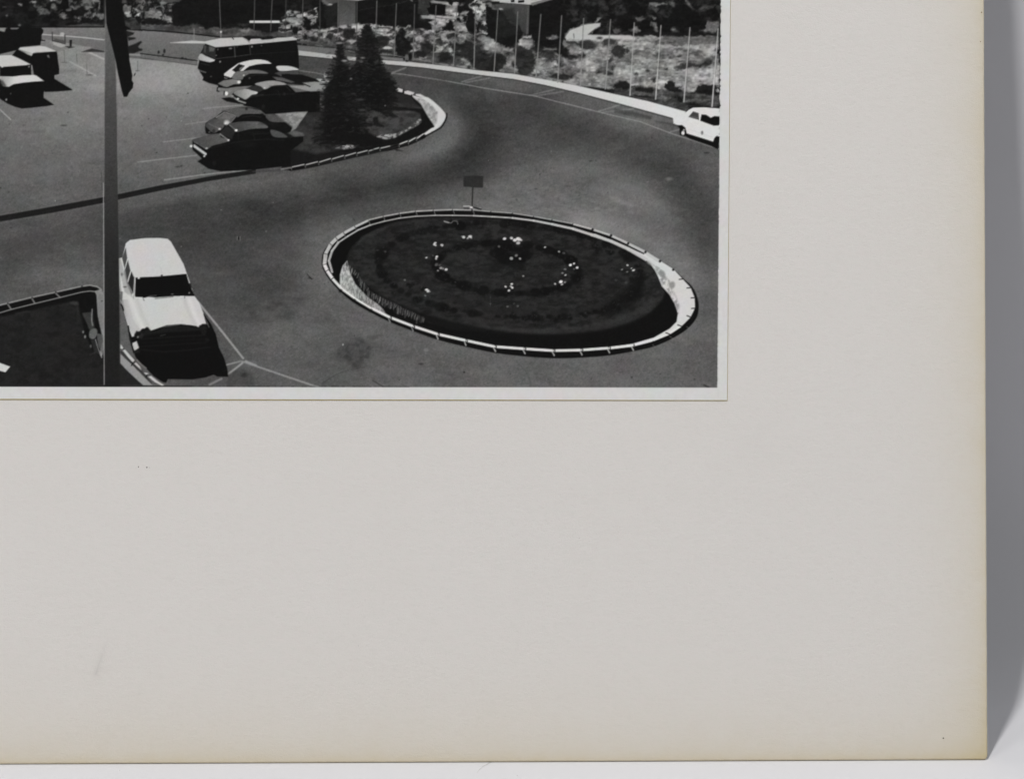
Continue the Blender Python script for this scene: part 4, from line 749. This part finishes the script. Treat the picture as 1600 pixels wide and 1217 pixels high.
    for q in ((1046, 527, 1052, 531), (1020, 540, 1024, 545), (1073, 512, 1077, 515)): stroke('_', [q[:2], q[2:]], 1, 110, 1.2, .7)
    # flowers: x, y in the enlargements, radius, tone
    fl = [('X', q) for q in '1245,122,2.8,190 1215,110,1.4,120 1345,112,3.4,195 1310,138,2.2,150 1360,130,2,190 800,215,2.4,190 785,238,2.2,200 808,250,1.6,200 905,245,2.6,180 912,262,1.3,180 663,443,1.8,185 825,428,2.4,200 815,460,1.9,190 765,410,1.6,80 820,553,3,80 870,560,2.4,70 890,605,2.6,150 925,615,2.2,130 972,628,2.6,190 843,645,1.7,170 326,790,1.9,110 665,942,2.8,200 690,965,2.8,190 715,975,1.6,120 645,1035,1.9,110 1115,825,1.3,70 20,350,1.5,80 45,1170,2,80'.split()]
    fl += [('Y', q) for q in '420,215,3,200 515,207,2.8,190 560,235,3.4,200 610,220,4.6,205 640,232,2.8,190 605,272,3.6,170 970,330,1.8,180 1160,390,1.9,170 1225,410,2.6,70 345,320,2.2,90 513,482,3,150 580,442,2.6,110 630,485,2.2,160 675,722,1.8,150 435,865,2.2,200 518,830,2.4,200 505,860,2,190 525,878,2.4,200 480,918,2.2,190 1315,572,2.6,220 1363,552,2,200 1405,605,2.4,200 1365,625,1.6,90 1243,630,2.4,110 1207,680,2,130 1248,708,2,170 1185,800,3.2,220 1240,805,2.2,130 1200,835,2.2,190 1107,828,1.9,200 228,1100,1.1,80 228,1010,1,60 460,1135,2,90 550,1095,1.8,60 600,1128,1.8,90'.split()]
    fl += [('Z', q) for q in '515,295,2,190 555,325,1.6,160 575,345,2.6,200 460,338,1.7,150 512,362,1.7,130 12,320,2.2,200 500,470,2.6,60 400,445,3,50'.split()]
    fid2 = new_id('printed_flowers', 'small white flowers printed in the oval flower bed')
    rr_ = np.random.default_rng(5)
    for m, q in fl:
        x, y, rd, v = map(float, q.split(',')); dot(m, x, y, rd * .92, v, rd * rr_.uniform(.55, .8), 1.0, .95, rr_.uniform(-.5, .7), id=fid2 if v > 120 else None)
    stroke('L', '1050,450 1075,460 1110,465 1125,450 1155,452 1163,475', 1.2, 120, 1.2, .85, True); stroke('L', '1055,452 1090,462', 1.4, 165, 1.2, .9)
    stroke('Y', '228,980 228,1140', .9, 62, 1.2, .7); dot('L', 515, 685, 2.2, 62, 1, 1.6, .8); dot('L', 578, 695, 1.6, 62, 1, 1.6, .8)
    # sign board on the far side of the roundabout
    sg = new_id('printed_sign', 'grey rectangular sign on a thin post printed at the top of the roundabout')
    fill('L', '1208,90 1290,82 1368,88 1366,182 1290,178 1208,172', 42, 1.3, id=sg); stroke('L', '1284,180 1278,330', 1.9, 36, 1.1, id=sg)
    stroke('L', '1210,330 1255,330 1275,345 1350,350', 1.8, 170, 1.2, .9, id=sg); stroke('L', '1212,347 1250,350', 1.4, 24); stroke('L', '1290,340 1350,355', 2, 20, 1.2); dot('L', 1272, 340, 2, 200, 1.6); stroke('L', '1275,350 1275,385', 1.2, 24)
    # ------------------------------------------------ near road: bay paint, patches, cracks
    stroke('b', '1040,30 1120,130 1340,400 1600,730', 3.2, 152, 1.6, .85); stroke('I', '1095,1010 1170,1040', 3, 150, 1.6, .85); stroke('Q', '150,262 380,340', 2.8, 142, 1.8, .85)
    stroke('b', '1380,815 1440,800 1560,770', 2.6, 140, 1.8, .8); stroke('b', '1420,925 1590,790', 3.2, 150, 1.8, .85); stroke('b', '1180,1060 1330,985', 3.4, 132, 2, .75)
    fill('M', '170,905 230,850 340,790 420,800 450,850 440,920 400,950 370,1010 320,1000 240,940', 56, 7, .65, True); mottle('M', '150,905 230,830 340,770 430,790 470,850 450,940 400,970 370,1030 320,1020 220,950', 50, 84, 5, 89, .2, 1.2, 1.4, 12, .5)
    fill('M', '440,760 540,740 560,750 470,790', 66, 5, .6); mottle('Q', '150,100 360,60 300,140 140,140', 52, 80, 9, 84, 0, 1, 2, 8, .6)
    stroke('Q', '390,330 450,295 520,280', 1.2, 60, 2, .6, True); stroke('Q', '545,320 575,338', 1.5, 46, 1.4, .8); stroke('Q', '980,265 1010,300 1020,330', 1.1, 62, 2, .5, True)
    for q in ('820,295,1.6,1.6,30', '690,270,4,1.8,50', '1325,310,1.1,1.1,36', '455,212,1,1.3,200', '210,212,2,.8,60', '490,185,1,1,50', '705,228,3.6,2.6,112', '355,12,2,.8,40', '1410,300,1,1,50', '960,300,1,1,60', '625,318,1,1,50'): x, y, rx, ry, v = map(float, q.split(',')); dot('Q', x, y, rx, v, ry, 1.4, .75)
    stroke('Q', '352,8 360,15', 1.4, 38, 1.2, .8); stroke('_', '1100,603 1108,607', 2, 34, 1.3, .8); dot('_', 1085, 594, 1.6, 60, 1.2)
    dot('I', 1044, 112, 1.2, 24, 2.6, 1.1, .95); stroke('I', '1034,100 1032,125', .8, 140, 1.1, .7); stroke('I', '1054,100 1056,128', .8, 140, 1.1, .7); dot('I', 950, 215, 1.2, 44, 1); dot('I', 625, 172, 1, 110, .8); stroke('L', '320,430 335,450', 1.2, 50, 1.2, .8); stroke('_', '480,430 488,438', 1.4, 34, 1.2, .8)
    fill('I', '960,1110 1060,1060 1150,1100 1160,1190 960,1190', 62, 5, .6); dot('I', 1085, 1110, 5, 42, 3.4, 3, .7)
    # ------------------------------------------------ lawn with kerb, lower left
    lw = new_id('printed_lawn', 'dark lawn with a pale rounded kerb printed in the lower left')
    fill('J', '-900,700 0,335 400,235 860,135 960,120 1040,140 1080,190 1100,300 1100,1170 -900,1170', 17, 1.4, id=lw)
    mottle('J', '-900,760 0,450 180,410 600,320 760,290 830,300 850,420 900,640 980,800 1090,900 1100,1170 -900,1170', 27, 35, 8, 86, 0, 1, 1.5, 4, 1)
    fill('J', '740,300 770,285 820,290 835,320 800,330 750,315', 60, 3, .7); fill('J', '160,410 300,385 320,395 180,425', 48, 3, .6); stroke('J', '820,340 830,420', 2.4, 46, 3, .7)
    ktop = [(-900, 560), (-430, 440), (0, 322), (95, 300), (330, 243), (345, 240), (590, 187), (600, 184), (860, 125), (950, 113), (1030, 130), (1070, 160), (1085, 210)]
    stroke('J', [(x, y + 3) for x, y in ktop], 2.2, 135, 1.2, .95, id=lw)
    kin = [(-900, 650), (-430, 520), (0, 408), (120, 372), (370, 310), (640, 245), (860, 190), (950, 178), (1010, 185)]
    stroke('J', kin, 1.7, 128, 1.2, .95, id=lw)
    for x0, y0, x1, y1 in ((82, 315, 120, 370), (340, 258, 370, 308), (590, 200, 635, 245)): stroke('J', [(x0, y0), (x1, y1)], 2.2, 125, 1.2, .9, id=lw)
    for x, y in ((85, 308), (342, 248), (592, 190), (868, 128)): dot('J', x, y, 1.4, 40, 1.6, 1.2, .8)
    fill('J', '1000,180 1060,160 1095,200 1110,300 1110,760 1075,880 1050,840 1090,700 1060,560 1035,440 1020,220', 128, 1.4, id=lw)
    fill('J', '1040,200 1100,220 1105,600 1060,560 1030,400', 110, 2.5, .6); dot('J', 1078, 285, 1.2, 60, 1)
    fill('J', '870,410 960,400 985,420 1000,560 950,600 920,520 880,440', 58, 1.8, .9); stroke('J', '975,370 970,480 980,540', 1.6, 135, 1.2, .9, True); stroke('J', '995,370 985,500', 1.4, 24, 1.2, .9)
    fill('J', '950,600 1000,570 1030,600 1010,670 975,685 945,660', 98, 1.5, .95, True); stroke('J', '1010,690 1040,790 1078,880', 1.5, 140, 1.2, .95, True); fill('J', '960,690 1000,690 1060,850 1000,830', 46, 2, .8)
    fill('J', '1020,620 1090,640 1095,860 1040,760', 92, 1.8, .8); dot('J', 880, 610, 1.3, 120, 2); dot('J', 900, 660, 1.4, 130, 2.4); dot('J', 960, 760, 1.4, 90, 2.4); stroke('J', '950,850 1000,830', 1.2, 62, 2, .6)
    fill('J', '-200,860 0,935 110,975 60,1035 0,1020 -200,940', 190, 1.2); fill('J', '60,1040 110,1060 100,1150 50,1150', 36, 3, .6)
    # ------------------------------------------------ white station wagon
    sw = new_id('printed_car', 'large white station wagon printed beside the flagpole')
    fill('b', '1110,175 1200,300 1260,430 1300,600 1360,720 1400,850 1415,960 1280,960 1230,935 1130,970 960,995 660,990 640,1035 600,1030 490,960 420,890 330,800 240,700 210,620 180,480 160,320 220,430 260,380 500,350 900,320', 15, 1.3, id=sw)
    stroke('b', '165,310 190,420 215,520', 2.6, 16)
    fill('a', '48,400 70,390 100,380 145,190 200,145 400,120 620,118 715,130 760,170 930,470 975,600 1080,905 1140,990 1250,1260 1280,1330 1220,1390 1100,1310 900,1285 700,1300 560,1350 420,1400 300,1440 230,1460 180,1330 130,1150 90,1000 50,700', 186, 1.2, id=sw)
    fill('b', '60,0 140,0 170,200 220,330 330,420 245,460 200,400 110,130', ((188, 480, 128), (203, 478, 180)), 1.4, id=sw)
    fill('b', '100,0 160,0 230,250 330,395 300,400 240,440 215,420 160,280', 170, 2.5, .8, id=sw)
    fill('a', '280,655 600,640 968,605 1000,720 1085,905 800,905 550,925 450,915 400,930 280,920 270,900', 14, 1.2, id=sw)
    fill('a', '145,250 165,390 130,530 95,390', 72, 1.2, id=sw); fill('a', '175,420 208,560 165,705 135,550', 58, 1.2, id=sw); fill('a', '222,575 262,660 248,870 175,730', 36, 1.2, id=sw)
    fill('a', '130,540 165,700 240,860 215,890 160,760 120,600', 62, 2, .6); stroke('a', '265,650 252,940', 1.4, 150, 1.1, .95)
    fill('a', '48,400 75,395 120,560 160,720 230,900 260,945 130,850 80,640 50,500', 150, 1.6, .8, id=sw); stroke('a', '50,420 55,600 75,840 85,1000', 2.2, 120, 2, .6)
    fill('a', '75,840 105,850 95,980 80,960', 70, 1.6, .8); dot('a', 92, 612, 1.8, 100, 2.4, 1.6, .8); dot('a', 135, 782, 2.6, 80, 1.2, 1.4, .9)
    fill('a', '180,745 240,870 225,890 185,800', 110, 1.6, .7)
    dot('a', 322, 662, 1.8, 200, 1.4, 1.2); dot('a', 635, 628, 1.6, 22, 1.2, 1.2); dot('a', 778, 880, 2, 90, .9, 1.2); stroke('a', '470,905 560,898', 1.0, 120, 1.2, .8); stroke('a', '545,942 790,915', 1.1, 90, 1.2, .9); dot('a', 1007, 862, 1.3, 120, 1.4, 1.2)
    fill('a', '1000,730 1030,735 1045,800 1010,780', 24, 1.4, .9); fill('a', '880,905 935,905 940,930 890,925', 196, 1.2, .9); stroke('a', '375,930 395,965', 1.4, 90, 1.3, .8); stroke('a', '945,910 945,935', 1.1, 60, 1.2, .8); fill('a', '285,920 370,918 380,945 290,945', 200, 1.3, .8)
    stroke('a', '620,520 635,620', 1, 160, 3, .4); stroke('a', '930,930 1010,1150 1080,1290', 4, 166, 6, .5); stroke('a', '1010,960 1100,1200 1150,1300', 5, 200, 5, .6); stroke('a', '300,950 360,1150 460,1340', 5, 172, 6, .6); stroke('a', '200,900 290,1160 390,1350', 4, 202, 5, .5)
    fill('b', '245,430 270,390 300,405 340,365 410,350 450,390 600,350 720,335 820,310 930,325 1010,350 1080,335 1120,300 1160,310 1200,400 1200,620 1000,620 600,620 300,600 250,500', 15, 2.0, id=sw)
    fill('b', '250,440 270,395 300,408 340,372 410,356 450,390 600,352 740,330 900,325 1000,348 1080,338 1130,310 1150,360 1000,390 700,400 400,440 300,480', 30, 4, .75, id=sw)
    for y_, v_ in ((470, 34), (520, 24), (565, 30)): stroke('b', [(330, y_ + 20), (700, y_ - 6), (1130, y_ - 30)], 1.2, v_, 3, .7)
    dot('b', 320, 450, 4.5, 40, 4.2, 2, .7); dot('b', 1110, 400, 4.5, 32, 4.2, 2.5, .6); stroke('b', '320,620 600,650 900,630 1190,590', 1.6, 34, 3, .6)
    for q in ('265,450,3,3', '350,385,3,3', '300,420,3,3', '400,365,3,3', '1100,320,3,2.4', '1070,335,2.4,2.4'): x, y, rx, ry = map(float, q.split(',')); dot('b', x, y, rx, 22, ry, 1.6)
    fill('b', '600,355 760,325 930,330 960,380 700,400', 26, 3, .7)
    dot('b', 285, 465, 1.5, 110, 1.6, 1.3); stroke('b', '565,450 630,435', 1.1, 62, 1.3, .8); dot('b', 1150, 500, 3, 30, 3, 3, .7)
    fill('b', '215,540 270,515 300,600 245,640 225,600', 178, 1.4, id=sw); fill('b', '220,640 300,610 310,660 240,670', 34, 2.5, .8)
    fill('a', '60,1000 85,960 130,1150 180,1330 235,1500 200,1500 120,1330', 92, 1.6, .0)
    stroke('b', '1110,180 1150,310', 1.4, 17)
    # kerb and footway lower left of the wagon
    fill('b', '65,560 100,610 240,760 210,800 65,650', 110, 1.4, .0)
    for s in ('68,548 105,600 90,618 66,605', '95,632 125,620 245,755 225,778 200,770', '232,800 262,782 310,830 330,880 290,860', '345,905 390,910 425,920 390,935', '412,960 450,948 540,1020 610,1062 590,1075 500,1030'): fill('b', s, 178, 1.2, id=lw)
    stroke('b', '270,750 320,800 390,855', 1.8, 120, 1.5, .8)
    stroke('b', '80,655 210,790 330,900 450,1040', 3.6, 50, 1.6, .95); fill('b', '68,680 200,800 300,900 400,1000 470,1065 350,1065 260,990 150,880 68,790', 138, 1.4, id=lw)
    fill('b', '60,790 150,885 350,1068 60,1068', 34, 1.4); stroke('b', '222,790 205,820', 1.4, 20); stroke('b', '400,940 385,970', 1.6, 20)
    fill('b', '68,60 100,150 175,400 235,650 260,740 110,600 68,550', 88, 1.5, .95); stroke('b', '78,60 95,90 105,130', 2.2, 20)
    stroke('b', '165,330 190,500 235,660', 2.2, 18, 1.4)
    # ------------------------------------------------ flagpole and hanging flag in the foreground
    fp = new_id('printed_flagpole', 'thick grey flagpole printed down the left of the picture')
    fill('_', '163.5,-90 164.5,40 163.8,200 163.4,330 163.3,450 163.5,606 188,606 187,520 186.5,450 184.8,330 183.6,260 182.5,170 181,110 176,-90', ('y', [(-90, 60), (30, 92), (120, 84), (200, 66), (300, 52), (400, 38), (500, 31), (606, 30)]), 1.4, id=fp)
    fill('_', '164.5,40 171,40 180.5,110 182,165 183,200 164,200', ((0, 45, 92), (0, 190, 64)), 2, .9, id=fp)
    stroke('_', '161.8,288 162,330 162.3,420 163,602', 1.5, 140, 1.0, .9, id=fp); stroke('_', '164.5,40 164,140', 1.2, 112, 1.2, .7); stroke('_', '181.5,104 183.5,150 185.5,300', 1.1, 106, 1.4, .5)
    stroke('_', '163.3,-80 163.6,42', 1.6, 62, 1.2, .9); stroke('_', '158.5,272 160,300', .8, 50, 1.2, .6)
    fg = new_id('printed_flag', 'dark furled flag hanging from the printed flagpole')
    fill('A', '1090,-600 1200,-600 1240,0 1280,80 1290,200 1320,320 1345,560 1350,640 1380,800 1375,850 1392,880 1385,930 1345,980 1325,1022 1290,1022 1270,960 1230,780 1205,640 1150,420 1110,260 1100,0', 17, 1.3, id=fg)
    for s in ('1300,330 1400,355 1390,375 1330,400', '1330,400 1410,405 1415,420 1340,440', '1330,500 1410,470 1470,440 1480,455 1440,500 1470,540 1400,570 1340,570'): fill('A', s, 24, 2, .92, id=fg)
    # scratchy black film edge
    fill('_', '-140,603.5 150,604 300,604.5 300,612 -140,612', 14, 1.0); r = np.random.default_rng(9)
    for x in np.arange(300, 640, 4.2): stroke('_', [(x, 606), (x + 3, 606)], 1.6 * r.uniform(.2, 1.1), 22, 1.0, .9)
    for y in np.arange(-60, 560, 9): stroke('_', [(1125.5 - y * .009, y), (1125.5 - y * .009, y + 3)], 1.2 * r.uniform(0, 1), 70, 1.4, .4)
    # ------------------------------------------------ optical softness, grain, paper border
    CV[:] = blur(CV, 0.46)
    g_ = rng.standard_normal(CV.shape).astype(np.float32)
    gk = np.interp(CV, [16, 40, 90, 130, 180, 210], [.3, .5, 1, .8, .4, .35]); CV += blur(g_, .6) * 6 * gk + blur(g_[::-1], 1.3) * 6 * gk
    CV[:] = np.maximum(np.where(CV > 120, CV + (CV - 120) * .10, CV), 15)
    X, Y = np.meshgrid(gx, gy)
    re = 1126.2 - 5.6 * Y / 607 + np.interp(gy, np.arange(-90, 640, 3.1), np.random.default_rng(4).normal(0, .55, len(np.arange(-90, 640, 3.1))))[:, None] * np.where(Y < 170, 1, .25); be = 605.6 + 1.4 * X / 1120
    d = np.minimum(re - X, be - Y); m = np.clip(0.5 + d / 1.3, 0, 1)
    paper = 200 + .8 * noise(5, 91, 2)
    glow = np.clip(1 - np.abs(X - (re + 1.5)) / 2.5, 0, 1) * -3
    CV[:] = CV * m + (paper + glow) * (1 - m)
    ID[m < .5] = -1

paint()
# ---------------------------------------------------------------- the print itself: paper on the card, every printed shape a piece of its emulsion
ZP = 0.00028                                              # paper thickness
Xg, Yg = np.meshgrid(gx.astype(float), gy.astype(float))
re_ = 1140.9 - 4.9 * Yg / 627; be_ = 624.6 + 2.0 * Xg / 1137      # right and bottom edge of the paper
kx = np.clip((Xg - 1128) / (GX1 - 1128), 0, 1); Xg = np.where(Xg > 1128, 1128 + (re_ - 1128) * kx, Xg)
ky = np.clip((Yg - 609) / (GY1 - 609), 0, 1); Yg = np.where(Yg > 609, 609 + (be_ - 609) * ky, Yg)
ex = (Xg - 1543) * PX; ey = (1187.5 - Yg) * PX
BX = ex + ey * ROLL; BY = ey - ex * ROLL
alb = (lin(CV) / KPRINT)
tint = 0.010 * noise(26, 401, 2); tint2 = 0.010 * noise(18, 402, 2)
RGB = np.stack([alb * (1.0 + tint) * PT[0], alb * (1.0 - tint * .5) * PT[1], alb * (1.0 + tint2) * PT[2], np.ones_like(alb)], -1).astype(np.float32)
k = N('gelatin_silver_print', 0.5, 0.05); at = k.n('ShaderNodeAttribute', attribute_name='emulsion'); k.l(at.outputs['Color'], k.b.inputs['Base Color'])
tc = k.n('ShaderNodeTexCoord').outputs['Object']; ng = k.noise(tc, 1800, 2); k.bump(ng.outputs[0], 0.06, 0.00006)
emul = k.m
k = N('yellowed_paper_edge', 0.8, 0.1); tc = k.n('ShaderNodeTexCoord').outputs['Object']; nn = k.noise(tc, 60, 3)
k.l(k.mix(nn.outputs[0], tuple(EDGE_A), tuple(EDGE_B)), k.b.inputs['Base Color']); edge_m = k.m
cor = [px_to_board(GX0, be_[-1, 0] + 1.4), px_to_board(re_[-1, 0] + 0.5, be_[-1, -1] + 1.0), px_to_board(re_[0, 0] + 0.5, GY0), px_to_board(GX0, GY0)]
pr = mesh_obj('photographic_print', slab('photographic_print', cor, 0.00002, ZP - 0.00006, 0.0001), root, edge_m, 'black and white print with a white border glued flat on the board')
cell = ID[:-1, :-1].copy()
vid = np.arange(NXV * NYV).reshape(NYV, NXV)
co_all = np.stack([BX, BY, np.full_like(BX, ZP)], -1).reshape(-1, 3).astype(np.float32); rgb_all = RGB.reshape(-1, 4)
def emulsion_piece(name, mask, label):
    jj, ii = np.nonzero(mask)
    if len(jj) < 6: return
    q = np.stack([vid[jj + 1, ii], vid[jj + 1, ii + 1], vid[jj, ii + 1], vid[jj, ii]], 1).ravel()
    u, inv = np.unique(q, return_inverse=True); nf_ = len(jj)
    me = bpy.data.meshes.new(name); me.vertices.add(len(u)); me.vertices.foreach_set('co', co_all[u].ravel())
    me.loops.add(nf_ * 4); me.loops.foreach_set('vertex_index', inv.astype(np.int32).ravel())
    me.polygons.add(nf_); me.polygons.foreach_set('loop_start', np.arange(0, nf_ * 4, 4, dtype=np.int32))
    try: me.polygons.foreach_set('loop_total', np.full(nf_, 4, np.int32))
    except Exception: pass
    a = me.color_attributes.new('emulsion', 'FLOAT_COLOR', 'POINT'); a.data.foreach_set('color', rgb_all[u].ravel())
    me.update(calc_edges=True)
    mesh_obj(name, me, pr, emul, label)
emulsion_piece('white_border', cell == -1, 'plain white paper border around the picture')
emulsion_piece('printed_asphalt', cell == 0, 'grey asphalt of the road and car park in the picture')
for i, (nm, lb) in enumerate(IDN): emulsion_piece(nm, cell == i + 1, lb)

# ---------------------------------------------------------------- a stray fibre and dust on the backdrop in front of the board
k = N('grey_fibre', 0.7, 0.2); k.b.inputs['Base Color'].default_value = (0.60, 0.60, 0.57, 1); fib = k.m
cu = bpy.data.curves.new('fibre', 'CURVE'); cu.dimensions = '3D'; cu.bevel_depth = 0.00007; cu.bevel_resolution = 2
spn = cu.splines.new('POLY'); P_ = [(768, 1190.4), (764, 1191.5), (760, 1193.2), (756, 1194.6), (752, 1196.6), (748.5, 1199.4), (746, 1201.5)]
spn.points.add(len(P_) - 1)
for i, (px, py) in enumerate(P_):
    bx, by = px_to_board(px, py); spn.points[i].co = (bx, by / S_ - 0.0002, 0.0001 + 0.0001 * (i % 2), 1); spn.points[i].radius = 1.0 - 0.1 * i
fb = bpy.data.objects.new('fibre', cu); C.objects.link(fb); cu.materials.append(fib)
dg = bpy.context.evaluated_depsgraph_get(); me = bpy.data.meshes.new_from_object(fb.evaluated_get(dg)); bpy.data.objects.remove(fb)
fb = mesh_obj('fibre', me, None, fib, 'thin pale grey fibre lying on the backdrop against the bottom edge of the board'); fb['category'] = 'fibre'
for px, py, r, lb in ((808, 1205, .00014, 'tiny grey dust speck on the white backdrop right of the stray fibre'), (190, 1200, .00012, 'tiny grey dust speck on the white backdrop near its bottom left corner')):
    bm = bmesh.new(); bmesh.ops.create_icosphere(bm, subdivisions=1, radius=r)
    me = bpy.data.meshes.new('dust_speck'); bm.to_mesh(me); bm.free(); o = mesh_obj('dust_speck', me, None, fib, lb); o['category'] = 'dust'
    bx, by = px_to_board(px, py); o.location = (bx, by / S_, r * .6)
